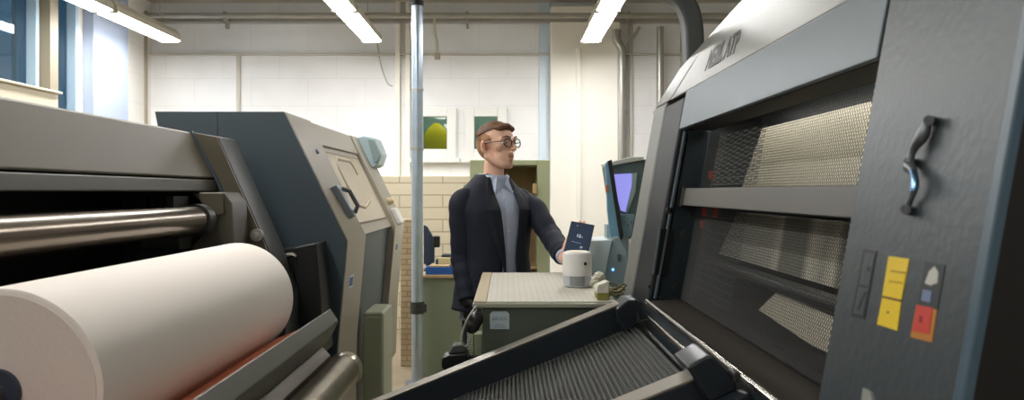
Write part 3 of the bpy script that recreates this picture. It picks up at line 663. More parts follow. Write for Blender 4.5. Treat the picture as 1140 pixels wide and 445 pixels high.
# ================================================================== LIGHT BLUE TERMINAL
D = 3.6
tm = empty('operator_terminal', (.5, 3.8, 0), 'pale blue operator terminal with violet screen beside the right press', 'terminal')
b = B(); box(b, .42, .56, 3.66, 3.9, 0, 1.14); finish('pedestal', b, tealblue_m, tm, bevel=.01)
b = B(); hexa(b, [(X(656, D), D, cz - .12), (X(667, D), D - .05, cz - .12), (X(668, D), 3.85, cz - .12), (X(657, D), 3.85, cz - .12), (X(657, D), D, Z(268, D)), (X(680, D), D - .05, Z(266, D)), (X(680, D), 3.85, Z(266, D)), (X(657, D), 3.85, Z(268, D))]); 
finish('lower_housing', b, tealblue_m, tm, bevel=.004)
b = B(); prism(b, PP([(681, 265), (688, 263), (697, 279), (700, 318), (667, 318)], D), D - .04, 3.86); sf = finish('side_housing', b, mat('mid_blue_enamel', (152, 174, 182), .35), tm, bevel=.004)
b = B(); ball(b, (X(681, D), D - .043, Z(299, D)), .006); finish('indicator', b, mat('blue_led', (120, 190, 255), .3, emit=1.5), tm, smooth=True)
b = B(); box(b, X(686, D), X(690, D), D - .046, D - .039, Z(290, D), Z(282, D)); finish('key_slot', b, chrome_dark, tm)
Dh = 3.72
b = B(); prism(b, PP([(676, 184), (714, 177), (722, 177), (716, 240), (702, 266), (688, 264)], Dh), Dh, Dh + .22); hd = finish('head', b, mat('slate_screen_bezel', (104, 122, 122), .4), tm, bevel=.008)
b = B(); prism(b, PP([(675, 181.5), (700, 175), (716, 174), (716, 178), (678, 185)], Dh), Dh - .02, Dh + .24); finish('hood', b, mat('pale_warm_grey', (224, 228, 218), .4), tm, bevel=.004)
b = B(); prism(b, PP([(683, 194), (703, 193), (703, 206), (696, 236), (691, 234), (685, 212)], Dh), Dh - .006, Dh + .0); finish('screen', b, screen_purple, tm)
b = B(); prism(b, PP([(703, 193), (709, 192), (707, 214), (698, 237), (696, 236), (703, 206)], Dh), Dh - .010, Dh - .0005); finish('screen_border', b, tealblue_m, tm)
b = B(); prism(b, PP([(688, 238), (706, 238), (702, 262), (694, 266)], Dh), Dh - .03, Dh - .001); finish('keypad', b, mat('keypad_blue', (140, 172, 186), .4), tm, bevel=.006)
for i in range(3):
    b = B(); x_, z_ = X(693 + i * 4, Dh), Z(246 + 3 * (i % 2), Dh); box(b, x_, x_ + .007, Dh - .036, Dh - .03, z_ - .008, z_); finish('key', b, chrome_dark, tm)
b = B(); prism(b, PP([(674, 180), (679, 178), (692, 262), (688, 270)], Dh), Dh - .07, Dh - .045); finish('strut', b, slate_dark, tm, bevel=.004)
b = B(); prism(b, PP([(672, 182), (674.5, 180), (688.5, 270), (678, 268), (674, 235)], Dh), Dh - .075, Dh - .05); finish('strut_edge', b, skyblue_m, tm, bevel=.003)
b = B(); box(b, X(672.5, Dh), X(675, Dh), Dh - .08, Dh - .074, Z(214, Dh), Z(206, Dh)); finish('orange_tag', b, mat('orange_tag', (206, 110, 60), .5), tm)
b = B(); box(b, .46, .56, Dh + .02, Dh + .12, 1.14, Z(250, Dh)); finish('neck', b, tealblue_m, tm)

# ================================================================== RIGHT PRESS
XR = .49; K = .18
def fx(z, off=0.0): return XR + K * (z - H) + off     # leaning front face
rp = empty('printing_press', (.9, 1.9, 0), 'large dark grey printing press with mesh guarded front, right foreground', 'printing press')
yJ, yN = 2.5, 1.14
zc = H + .305; xc = fx(zc)
# end frame, silver strip and groove strip
def profile(off, ztop, xin=1.5, z0=0):
    pts = [(fx(1.11, off), z0), (fx(1.11, off), 1.11), (fx(ztop, off), ztop)]
    return pts
tp = [(xc, zc), (.638, H + .454), (.86, H + .70), (1.5, H + 1.05)]
b = B(); prism(b, profile(0, zc) + [(xc + .04, zc + .035), (1.5, zc + .035), (1.5, 0)], 2.79, 3.0); finish('far_side_cover', b, press_sil, rp, bevel=.012)
b = B(); prism(b, profile(.004, zc - .01) + [(1.5, zc - .01), (1.5, 0)], yJ, 2.788); finish('end_frame', b, press_groove, rp, bevel=.010)
b = B(); prism(b, [(fx(1.12, .035), 1.12), (fx(H + .185, .035), H + .185), (1.48, H + .185), (1.48, 1.12)], yJ - .012, yJ - .0005); jm = finish('jamb_plate', b, press_dark, rp, bevel=.002)
b = B(); prism(b, [(fx(1.14, .020), 1.14), (fx(1.14, .026), 1.14), (fx(H + .185, .026), H + .185), (fx(H + .185, .020), H + .185)], yJ - .02, yJ - .0005); finish('jamb_edge', b, press_blue, rp)
# slot and bolts on jamb : place by (x offset from face, z)
def jx(px): return X(px, yJ)
b = B(); prism(b, PP([(734, 254), (749, 255), (741, 308), (727, 304)], yJ), yJ - .016, yJ - .0118); finish('slot', b, black_dull, jm)
b = B(); prism(b, PP([(733, 253), (735, 253), (727.5, 305), (725.5, 304)], yJ), yJ - .019, yJ - .0118); finish('slot_edge', b, press_blue, jm)
for px, py in ((744, 234), (760, 260), (767, 239), (755, 274), (762, 289), (751, 319), (752, 332), (733, 330), (722, 318)):
    b = B(); big = px in (744, 760, 751); c0 = (jx(px), yJ - .012, Z(py, yJ)); cyl(b, c0, (c0[0], yJ - .02, c0[2]), .010 if big else .005, 14); finish('bolt', b, slate_dark, jm, smooth=True)
# upper covers
b = B(); prism(b, tp + [(1.5, zc + .002), (xc + .03, zc + .002)], 1.15, 2.715); tc_ = finish('top_cover', b, press_sil, rp, bevel=.006)
b = B(); prism(b, tp + [(1.5, zc + .036), (xc + .04, zc + .036)], 2.722, 3.0); finish('top_end_cap', b, press_sil, rp, bevel=.010)
zb = H + .189; xb_ = fx(zb)
b = B(); prism(b, [(xb_, zb), (xc + .001, zc + .001), (xc + .06, zc + .001), (xc + .08, zb)], 1.15, 2.47); finish('beam', b, press_blue, rp, bevel=.003)
b = B(); prism(b, [(xb_ + .012, zb - .002), (xb_ + .012, zb - .0002), (xc + .081, zb - .0002), (xc + .081, zc - .002), (xc + .084, zc - .002), (xc + .084, zb - .002)], 1.15, 2.47); finish('beam_shade', b, black_dull, rp)  # black strip standing in for the shade under the beam
b = B(); prism(b, [(xc + .07, zb + .062), (xc + .07, zc), (1.5, zc), (1.5, zb + .001), (.78, zb + .001), (.78, zb + .062)], 1.15, yJ - .013); finish('beam_rear', b, press_dark, rp)
# logo on cover : face direction
d = Vector((tp[1][0] - tp[0][0], 0, tp[1][1] - tp[0][1])).normalized()
d2 = Vector((tp[2][0] - tp[1][0], 0, tp[2][1] - tp[1][1])).normalized()
d2 = d.copy()
nrm = Vector((-d2.z, 0, d2.x))
# pick point where the pixel ray (802,47) meets the second facet
rd = Vector(((804 - VX) / FPX, 1, -(58 - VY) / FPX)); O_ = Vector((0, 0, H)); P0 = Vector((tp[0][0], 0, tp[0][1]))
tt = (P0 - O_).dot(nrm) / rd.dot(nrm); LP = O_ + rd * tt
LOGO_P = LP + nrm * .001
lv = (d2 * .106 + Vector((0, .14, 0))) / .105
LOGO_M = Matrix(((0, lv.x, nrm.x, LOGO_P.x), (-.52, lv.y, nrm.y, LOGO_P.y), (0, lv.z, nrm.z, LOGO_P.z), (0, 0, 0, 1)))
text_mesh('lettering', 'NEBIL ATP', .135, black_ink, tc_, LOGO_M, .0004, .0)
# mid bar
b = B(); zA, zB_ = H + .010, H - .042
prism(b, [(fx(zB_, .045), zB_), (fx(zA, .045), zA), (fx(zA, .085), zA), (fx(zB_, .085), zB_)], 1.15, 2.44); finish('guard_bar', b, bar_m, rp, bevel=.003)
b = B(); prism(b, [(fx(zB_, .043), zB_ - .002), (fx(zA, .043), zA + .002), (fx(zA, .10), zA + .002), (fx(zB_, .10), zB_ - .002)], 2.441, yJ - .013); finish('bar_bracket', b, slate_dark, rp)
# body below, ledge, inner shell
zl = H - .335
b = B(); prism(b, [(fx(1.10), 0), (fx(1.10), zl - .01), (1.5, zl - .01), (1.5, 0)], 1.15, yJ - .013); finish('lower_body', b, press_dark, rp)
b = B(); prism(b, [(fx(zl) + .005, zl - .009), (fx(zl) + .005, zl), (fx(zl, .10), zl + .004), (fx(zl, .10), zl - .009)], 1.15, yJ - .013); finish('ledge', b, ledge_m, rp, bevel=.002)
b = B(); box(b, 1.40, 1.5, 1.15, yJ - .013, zl, zb); finish('inner_back', b, black_dull, rp)
b = B(); box(b, fx(zl, .11), 1.4, 1.15, yJ - .013, zl - .008, zl + .004); finish('inner_floor', b, black_dull, rp)
# mesh guard : expanded-metal diamonds as real wires, upper and lower panel
def mesh_panel(z0, z1, y0, y1, off, pitch, th, material, name, square=False):
    b = B(); n = Vector((-1, 0, K)).normalized()
    def P(s, y): return Vector((fx(z0 + s, off), y, z0 + s))
    Hh = z1 - z0; Wd = y1 - y0
    def wire(s0, ya, s1, yb):
        p, q = P(s0, ya), P(s1, yb); dd = (q - p).normalized(); w = dd.cross(n).normalized() * th; e = n * th
        v = [b.verts.new(c) for c in (p - w, p + e, p + w, q - w, q + e, q + w)]
        b.faces.new((v[0], v[1], v[4], v[3])); b.faces.new((v[1], v[2], v[5], v[4])); b.faces.new((v[2], v[0], v[3], v[5]))
    if square:
        y = y0
        while y < y1: wire(0, y, Hh, y); y += pitch
        s = 0
        while s < Hh: wire(s, y0, s, y1); s += pitch * 1.6
    else:
        ratio = .80                     # dy per ds
        k = -Hh * ratio
        while k < Wd:
            for sg in (1, -1):
                # line y = y0+k + ratio*s (sg=1) or mirrored
                s0 = max(0, -k / ratio); s1 = min(Hh, (Wd - k) / ratio)
                if s1 > s0 + 1e-4:
                    a, c = k + ratio * s0, k + ratio * s1
                    if sg == 1: wire(s0, y0 + a, s1, y0 + c)
                    else: wire(s0, y1 - a, s1, y1 - c)
            k += pitch
    bmesh.ops.recalc_face_normals(b, faces=b.faces)
    return finish(name, b, material, rp)
mesh_panel(zl + .006, zB_ + .004, 1.15, 2.48, .10, .0100, .0008, wire_m, 'mesh_guard')
mesh_panel(zA - .004, zb, 1.15, 2.48, .10, .0100, .0008, wire_m, 'mesh_guard')
mesh_panel(zA + .01, zb - .02, 2.02, 2.47, .128, .012, .0009, grid_m, 'inner_grid', True)
mesh_panel(zl + .03, zB_ - .01, 2.05, 2.47, .128, .013, .0008, mat('dim_grid_wire', (96, 98, 98), .5, .3), 'inner_grid', True)
b = B(); prism(b, [(fx(zl, .13), zl + .01), (fx(zb, .13), zb - .01), (fx(zb, .15), zb - .01), (fx(zl, .15), zl + .01)], 2.475, 2.486); finish('inner_strip', b, bar_m, rp)
for z_ in (H - .062, H - .10, H + .05):
    b = B(); box(b, fx(z_, .112), fx(z_, .122), 2.44, 2.46, z_ - .012, z_ + .012); finish('red_tag', b, red_m, rp)
b = B(); cyl(b, (fx(H - .06, .117), 2.33, H - .075), (fx(H - .03, .119), 2.33, H - .045), .006, 10); finish('red_tag', b, red_m, rp)
b = B(); box(b, .640, .675, 1.16, 2.47, zb + .034, zb + .06); wl = finish('added_sheet_light', b, lamp_house, rp)  # unseen light added behind the beam to brighten the sheets
b = B(); box(b, .642, .673, 1.17, 2.46, zb + .026, zb + .034); finish('light_strip', b, mat('added_sheet_glow', (255, 250, 240), .5, emit=8), wl)
# printed web sheets hanging inside the press
def sheet_material(name, base, stripes):
    m = bpy.data.materials.new(name); m.use_nodes = True; nt = m.node_tree; bs = nt.nodes['Principled BSDF']; bs.inputs['Roughness'].default_value = .45
    tc = nt.nodes.new('ShaderNodeTexCoord'); sp = nt.nodes.new('ShaderNodeSeparateXYZ'); nt.links.new(tc.outputs['Object'], sp.inputs[0])
    mr = nt.nodes.new('ShaderNodeMapRange'); mr.inputs['From Min'].default_value = -.7; mr.inputs['From Max'].default_value = .7
    nt.links.new(sp.outputs[1], mr.inputs['Value'])
    cr = nt.nodes.new('ShaderNodeValToRGB'); nt.links.new(mr.outputs[0], cr.inputs[0]); el = cr.color_ramp.elements
    cr.color_ramp.interpolation = 'LINEAR'
    for i, (p, c) in enumerate(stripes):
        e = el[i] if i < 2 else el.new(p)
        e.position = p; e.color = tuple(lin(v) for v in c) + (1,)
    nt.links.new(cr.outputs[0], bs.inputs['Base Color']); return m
W_ = (230, 224, 204); G_ = (132, 132, 118); M_ = (186, 184, 170)
plain = sheet_material('printed_web_plain', W_, [(0, W_), (1, (226, 220, 196))])
strp = sheet_material('printed_web_stripes', W_, [(0, W_), (.22, W_), (.24, G_), (.36, G_), (.38, W_), (.42, M_), (.47, W_), (.50, G_), (.60, G_), (.62, W_), (.66, M_), (1, M_)])
def web_sheet(quad, th, material, label):
    b = B(); slab(b, quad, th)
    return top_mesh('printed_sheet', b, material, label, 'sheet', 'printed paper sheets inside the right press')
def wp(z, y, off): return (fx(z, off), y, z)
# sheets slope like the guard
web_sheet([wp(zb - .012, 1.16, .20), wp(zb - .012, 2.28, .20), wp(H - .02, 2.40, .20), wp(H - .02, 1.16, .20)], .003, plain, 'plain cream printed sheet behind the upper mesh guard of the right press')
web_sheet([wp(H - .06, 1.16, .19), wp(H - .06, 2.34, .19), wp(H - .190, 2.46, .19), wp(H - .190, 1.16, .19)], .003, strp, 'striped cream and grey printed sheet behind the mesh, just below the guard bar')
web_sheet([wp(H - .245, 1.16, .18), wp(H - .235, 1.88, .18), wp(H - .29, 1.98, .18), wp(H - .31, 1.62, .18), wp(H - .30, 1.16, .18)], .003, plain, 'small cream sheet corner lowest behind the mesh guard of the right press')
b = B(); slab(b, [wp(H - .26, 1.16, .14), wp(H - .33, 1.75, .14), wp(H - .333, 1.16, .14)], .004); finish('dark_flap', b, black_dull, rp)
b = B(); cyl(b, (fx(H - .215, .17), 1.16, H - .215), (fx(H - .215, .17), 2.48, H - .215), .018, 16); finish('inner_roller', b, slate_dark, rp, smooth=True)
b = B(); cyl(b, (fx(H - .03, .19), 1.16, H - .035), (fx(H - .03, .19), 2.48, H - .035), .016, 16); finish('inner_roller', b, slate_dark, rp, smooth=True)
# front rods
b = B(); cyl(b, (.428, .9, H - .337), (.428, yJ - .02, H - .337), .0085, 20); finish('front_rod', b, chrome, rp, smooth=True)
# near panel
zT = 2.35
def npoly(o0, o1): return [(fx(0.0, o0), 0), (fx(zT, o0), zT), (1.5 if o1 is None else fx(zT, o1), zT), (1.5 if o1 is None else fx(0, o1), 0)]
b = B(); prism(b, npoly(-.0, .02), .815, yN); pn = finish('near_panel', b, panel_m, rp, bevel=.004)
b = B(); prism(b, npoly(.021, None), .83, yN - .004); finish('near_body', b, black_dull, rp)
b = B(); prism(b, npoly(.006, None), .800, .813); finish('near_end_cover', b, mat('matt_black_cover', (26, 26, 26), .5), rp, bevel=.003)
b = B(); prism(b, npoly(-.003, .010), .800, .818); finish('corner_bead', b, mat('blue_grey_bead', (74, 96, 110), .35), rp, bevel=.003)
# things on near panel : pixel ray onto leaning face
nN = Vector((-1, 0, K)).normalized()
def onface(px, py, off=0.0):
    r_ = Vector(((px - VX) / FPX, 1, -(py - VY) / FPX)); P0 = Vector((XR, 0, H)) + nN * off
    t_ = (P0 - O_).dot(nN) / r_.dot(nN); return O_ + r_ * t_
def decal(quad, th, material, name, base=0.0, parent=None):
    b = B(); a = [b.verts.new(onface(x, y, base)) for x, y in quad]; c = [b.verts.new(v.co + nN * th) for v in a]
    n = len(a); b.faces.new(a); b.faces.new(c[::-1])
    for i in range(n): b.faces.new((a[i], c[i], c[(i + 1) % n], a[(i + 1) % n]))
    return finish(name, b, material, parent or pn)
yt = decal([(990, 285), (1013, 288), (1004, 334), (983, 329)], .001, yellow_m, 'yellow_sticker'); 
decal([(983, 331), (1004, 336), (999.5, 368), (977, 361)], .001, yellow_m, 'yellow_sticker')
decal([(982.8, 328.8), (1004.2, 333.6), (1003.8, 336.2), (982.5, 331.2)], .0012, mat('brown_band', (120, 72, 20), .6), 'sticker_band')
decal([(992, 300), (1009, 302.5), (1008.6, 305), (991.6, 302.5)], .0006, mat('yellow_print', (200, 160, 20), .6), 'sticker_print', .001)
decal([(990, 312), (1005, 314), (1004.6, 316), (989.6, 314)], .0006, mat('yellow_print', (200, 160, 20), .6), 'sticker_print', .001)
decal([(988, 346), (990, 346.4), (989.6, 349), (987.6, 348.6)], .0006, mat('brown_band', (120, 72, 20), .6), 'sticker_print', .001)
# black outline double box
o1 = decal([(961.5, 277), (977, 279), (963, 355.5), (948, 352)], .0008, black_ink, 'outline_sticker')
decal([(963.5, 281), (974.5, 282.5), (967.6, 317.5), (957, 316)], .0006, panel_m, 'outline_inner', .0008)
decal([(956, 319.5), (967, 321), (961, 351), (950.5, 349)], .0006, panel_m, 'outline_inner', .0008)
decal([(965.5, 296.5), (968.5, 297), (967.6, 302), (964.8, 301.5)], .0005, black_ink, 'symbol', .0014)
decal([(954, 345), (956, 345.4), (964, 325), (962.6, 324.5)], .0005, black_ink, 'symbol', .0014)
# dark and red sticker
decal([(1031, 291), (1053, 295), (1044, 345), (1022, 340)], .0008, mat('dark_sticker', (44, 50, 54), .5), 'dark_sticker')
decal([(1035, 302), (1041, 296), (1045, 303), (1044, 315), (1037, 318), (1030, 315)], .0007, mat('pale_symbol', (196, 196, 190), .5), 'symbol', .0008)
decal([(1028, 322), (1038, 324), (1036, 337), (1026, 334)], .0007, mat('blue_symbol', (112, 130, 164), .5), 'symbol', .0008)
decal([(1021, 339), (1044, 344), (1038, 381), (1014, 375)], .0008, amber_m, 'amber_sticker')
decal([(1021, 339), (1038.5, 342.5), (1034.5, 372), (1016, 368)], .0007, red_m, 'red_sticker', .0008)
decal([(1024, 351), (1027, 351.6), (1026, 359), (1023, 358.4)], .0005, mat('red_print', (150, 30, 30), .5), 'symbol', .0015)
decal([(964, 432), (972, 437), (975, 447), (962, 447)], .004, mat('pale_chip', (150, 154, 150), .4), 'scuff_plate')
# S shaped latch
pts = [(1034, 133), (1031, 142), (1026, 153), (1018, 164), (1013.5, 176), (1012, 184), (1017, 192), (1020, 203), (1017, 214), (1012, 226), (1008, 234)]
pp = smoothpath([onface(x, y, .006 + .005 * math.sin(math.pi * i / 10)) for i, (x, y) in enumerate(pts)], 4)
rr_ = []
for i in range(len(pp)):
    t_ = i / (len(pp) - 1); rr_.append(.0038 + .0038 * math.exp(-((t_ - .18) / .13) ** 2) + .0035 * math.exp(-((t_ - .52) / .07) ** 2))
b = B(); tube(b, pp, rr_, 12); hl = finish('latch_handle', b, chrome_dark, pn, smooth=True)
b = B(); tube(b, [onface(1016, 190, .016), onface(1018.5, 200, .0165), onface(1017, 213, .016)], .0035, 8); finish('handle_highlight', b, mat('blue_highlight', (120, 160, 200), .2, .9), hl, smooth=True)  # blue highlight on the latch, built as a coloured strip
for x_, y_ in ((1034, 134), (1008, 233), (1012, 180)):
    b = B(); cyl(b, onface(x_, y_, 0), onface(x_, y_, .012), .006, 12); finish('handle_foot', b, chrome_dark, hl, smooth=True)
# exhaust arm on top
b = B(); yy = 3.1
path = smoothpath([(X(774, yy), yy, H + .28), (X(772, yy), yy, Z(60, yy)), (X(770, yy), yy, Z(28, yy)), (X(764, yy), yy, Z(8, yy)), (X(750, yy), yy, Z(-8, yy)), (X(728, yy), yy, Z(-14, yy)), (X(690, yy), yy, Z(-14, yy))], 6)
n = len(path); vs = []
for i, p in enumerate(path):
    dd = (path[min(i + 1, n - 1)] - path[max(i - 1, 0)]).normalized(); s_ = Vector((0, 1, 0)).cross(dd).normalized()
    vs.append([b.verts.new(p + s_ * a_ * .036 + Vector((0, c_ * .045, 0))) for a_, c_ in ((-1, -1), (1, -1), (1, 1), (-1, 1))])
for a_, c_ in zip(vs, vs[1:]):
    for k in range(4): b.faces.new((a_[k], a_[(k + 1) % 4], c_[(k + 1) % 4], c_[k]))
b.faces.new(vs[0]); b.faces.new(vs[-1][::-1])
finish('exhaust_arm', b, mat('arm_grey', (84, 88, 88), .4), rp, bevel=.014, seg=3)
b = B(); box(b, .60, .90, 3.002, 3.14, H + .12, H + .30); finish('arm_mount', b, press_dark, rp, bevel=.01)

# ================================================================== DELIVERY CONVEYOR
cv = empty('delivery_conveyor', (0, 2.05, 0), 'black sloping delivery conveyor with ribbed belt leading down from the right press', 'conveyor')
SLP = .405
def cl(x, off=0.0): return 1.139 + (x - .352) * SLP + off
xL, xH = -.62, .352
def rail(y0, y1, capy, nm, xh):
    b = B(); prism(b, [(xL, cl(xL)), (xh, cl(xh)), (xh + .03, cl(xh) - .07), (xh - .01, cl(xh) - .084), (xL, cl(xL, -.080))], y0, y1); finish('side_rail', b, conv_m, cv, bevel=.003)
    b = B(); prism(b, [(xL, cl(xL, .0005)), (xL, cl(xL, .006)), (xh - .02, cl(xh - .02, .006)), (xh - .02, cl(xh - .02, .0005))], capy[0], capy[1]); finish('rail_cap', b, capm, cv, bevel=.0015)
    b = B(); prism(b, [(xL, cl(xL, -.084)), (xL, cl(xL, -.080)), (xh - .02, cl(xh - .02, -.080)), (xh - .02, cl(xh - .02, -.084))], y0 - .006, y1); finish('rail_bead', b, mat('steel_bead', (120, 128, 132), .35, .4), cv)
rail(2.40, 2.47, (2.398, 2.472), 'far', .352)
rail(1.445, 1.510, (1.443, 1.512), 'near', .352)
D = 2.37
b = B(); prism(b, PP([(686, 344), (699, 334), (708, 333), (716, 338), (717, 345), (723, 352), (721, 358), (709, 362), (697, 371), (688, 360)], D), D, 2.49); finish('end_block', b, conv_m, cv, bevel=.006)
b = B(); prism(b, PP([(709, 347), (712, 352), (713, 356), (722, 354), (723, 358), (713, 361), (709, 358)], D), D - .012, D - .001); finish('block_clamp', b, slate_dark, cv, bevel=.003)
b = B(); prism(b, PP([(764, 409), (787, 396), (794, 396), (799, 401), (818, 422), (822, 434), (792, 449), (784, 438)], 1.42), 1.42, 1.54); finish('end_block', b, conv_m, cv, bevel=.006)
b = B(); box(b, X(815, 1.42), X(824, 1.42), 1.41, 1.45, Z(425, 1.42), Z(413, 1.42)); finish('block_clamp', b, slate_dark, cv, bevel=.004)
b = B(); prism(b, PP([(788, 452), (830, 434), (835, 440), (836, 462), (800, 462)], 1.40), 1.38, 1.419); finish('block_foot', b, conv_m, cv, bevel=.004)
# belt
b = B(); bo = -.076
prism(b, [(xL, cl(xL, bo - .012)), (xL, cl(xL, bo)), (.385, cl(.352, bo) + .004), (.395, cl(.352, bo) - .012)], 1.512, 2.398)
x_ = xL + .01
while x_ < .38:
    z_ = cl(min(x_, .37), bo); b_w = .005
    prism(b, [(x_, z_ - .001), (x_, z_ + .0013), (x_ + b_w, z_ + .0013 + b_w * SLP), (x_ + b_w, z_ - .001 + b_w * SLP)], 1.514, 2.396); x_ += .0118
finish('belt', b, belt_m, cv)
# rods along belt end
b = B(); cyl(b, (.415, 1.52, H - .372), (.415, 2.40, H - .372), .0075, 18); finish('end_rod', b, chrome, cv, smooth=True)
b = B(); cyl(b, (.400, 1.52, H - .402), (.400, 2.40, H - .402), .006, 12); finish('end_rod', b, black_m, cv, smooth=True)
for xx in (-.45,):
    for y_ in (1.448, 2.41):
        b = B(); box(b, xx - .03, xx + .03, y_, y_ + .06, 0, cl(xx, -.085)); finish('leg', b, conv_m, cv, bevel=.004)
        b = B(); box(b, .20, .25, y_, y_ + .06, 0, cl(.2, -.085)); finish('leg', b, conv_m, cv, bevel=.004)
for px, py in ((720, 372), ):
    pass

# ================================================================== TABLET
D = 3.44
tq = [(-.0, 0), (1, 0)]
tl, trr, br_, bl = (636, 245.5), (662, 250), (653.5, 288), (627, 281)
def tp3(px, py, D): return Vector((X(px, D), D, Z(py, D)))
q = [tp3(*bl, 3.42), tp3(*br_, 3.40), tp3(*trr, 3.46), tp3(*tl, 3.48)]
tn = (q[1] - q[0]).cross(q[3] - q[0]).normalized()
tb_ = empty('tablet', q[0], 'dark blue tablet with white icons held up by the man behind the white device', 'tablet')
b = B(); slab(b, [p + tn * -.010 for p in q], .009); finish('case', b, black_m, tb_, bevel=.003)
b = B(); c_ = sum(q, Vector()) / 4; slab(b, [c_ + (p - c_) * .93 + tn * -.001 for p in q], .0012)
sc_ = finish('screen', b, mat('tablet_screen', (52, 64, 84), .25, emit=.25), tb_)
uu, vv = (q[1] - q[0]).normalized(), (q[3] - q[0]).normalized()
def tpt(a, c, off=.0008): return q[0] + (q[1] - q[0]) * a + (q[3] - q[0]) * c + tn * off
for s_, a_, c_, z_ in (('8:20', .36, .90, .009), ('WiFi', .70, .90, .010), ('12:49', .56, .60, .019), ('- - - - - -', .42, .40, .012), ('27', .66, .28, .011), ('+', .62, .14, .012)):
    text_mesh('icon', s_, z_, mat('screen_text', (214, 226, 240), .5, emit=.7), tb_, frameM(tpt(a_, c_), uu, vv), .0002)

# ================================================================== THE MAN
phi = math.radians(36)
CM = Vector((X(550, 3.8), 3.80, 0))
RB = Matrix.Rotation(phi, 4, 'Z'); MB_ = Matrix.Translation(CM) @ RB       # local: faces -Y, left hand +X
def bl3(x, y, z): return MB_ @ Vector((x, y, z))
man = empty('person', (CM.x, CM.y, 0), 'person in navy jacket and round glasses, standing behind the console holding a tablet', 'person')
body = B()
def cap(bm, p0, p1, r0, r1, n=16, e=True):
    p0, p1 = Vector(p0), Vector(p1)
    tube(bm, [p0, p1], [r0, r1], n)
    if e: ball(bm, p0, r0, sub=2); ball(bm, p1, r1, sub=2)
invM = MB_.inverted()
def loc(px, py, D): return invM @ Vector((X(px, D), D, Z(py, D)))
# joints (local)
shL = Vector((.175, .0, 1.455)); shR = Vector((-.175, .0, 1.455))
elR = loc(514, 288, 3.72); wrR = loc(521, 333, 3.66)
elL = loc(613, 262, 3.74); wrL = loc(629, 288, 3.505)
cap(body, (0, 0, .98), (0, 0, 1.15), .095, .09); cap(body, (0, .0, 1.15), (0, .01, 1.34), .09, .09)
for s_ in (-1, 1):
    cap(body, (s_ * .06, .005, 1.2), (s_ * .075, .01, 1.36), .085, .08); cap(body, (s_ * .04, .01, 1.41), (s_ * .145, .01, 1.405), .050, .034)
    cap(body, (s_ * .075, 0, .93), (s_ * .09, -.0, .52), .072, .050); cap(body, (s_ * .09, 0, .52), (s_ * .11, .02, .10), .050, .036)
    cap(body, (s_ * .11, .04, .045), (s_ * .12, -.14, .035), .042, .035)
cap(body, shR + Vector((.01, 0, -.055)), elR, .036, .034); cap(body, elR, wrR, .036, .026)
cap(body, shL + Vector((-.01, 0, -.055)), elL, .036, .034); cap(body, elL, wrL, .036, .026)
# neck
cap(body, (0, .01, 1.42), (0, .0, 1.60), .051, .048)
# head (own frame)
HY = math.radians(11)      # extra yaw beyond the torso
HC = Vector((0.0, -.028, 1.685))
MH = Matrix.Translation(HC) @ Matrix.Rotation(HY, 4, 'Z') @ Matrix.Rotation(math.radians(-2), 4, 'X')
def hp(x, y, z): return MH @ Vector((x, y, z))
def hb(bm, c, r, sc=(1, 1, 1), rx=0, rz=0, sub=3):
    R = MH.to_3x3() @ Matrix.Rotation(rz, 3, 'Z') @ Matrix.Rotation(rx, 3, 'X'); ball(bm, hp(*c), r, sc, R, sub)
def hc(bm, p0, p1, r0, r1): cap(bm, hp(*p0), hp(*p1), r0, r1, 14)
def face_shape(bm):
    hb(bm, (0, .014, .030), .078, (.93, 1.20, 1.0))            # cranium
    hb(bm, (0, -.022, .012), .068, (.90, .98, 1.15))           # forehead/face
    hb(bm, (0, -.035, -.050), .052, (.98, .95, 1.05))          # lower face
    hb(bm, (0, -.058, -.090), .027, (1.15, .98, .85))           # chin
    for s_ in (-1, 1):
        hc(bm, (s_ * .053, .006, -.050), (s_ * .022, -.052, -.092), .025, .021)   # jaw line
        hb(bm, (s_ * .040, -.050, -.016), .022, (1.1, .8, .9))  # cheekbone
        hc(bm, (s_ * .012, -.0865, .024), (s_ * .046, -.071, .026), .0095, .009)  # brow
        hb(bm, (s_ * .0085, -.100, -.028), .0085, (1, .9, .8))  # nostril wing
        # ears
        hb(bm, (s_ * .082, .016, -.006), .030, (.26, .60, 1.0), rz=s_ * .45)
        hb(bm, (s_ * .077, .008, -.032), .012, (.6, .8, 1.0))
    hc(bm, (0, -.088, .018), (0, -.106, -.020), .0085, .0105)  # nose bridge
    hb(bm, (0, -.108, -.024), .0115)
    hb(bm, (0, -.082, -.044), .017, (1.3, .5, .6))             # muzzle
    hb(bm, (0, -.079, -.070), .018, (1.2, .6, .5))
face_shape(body)
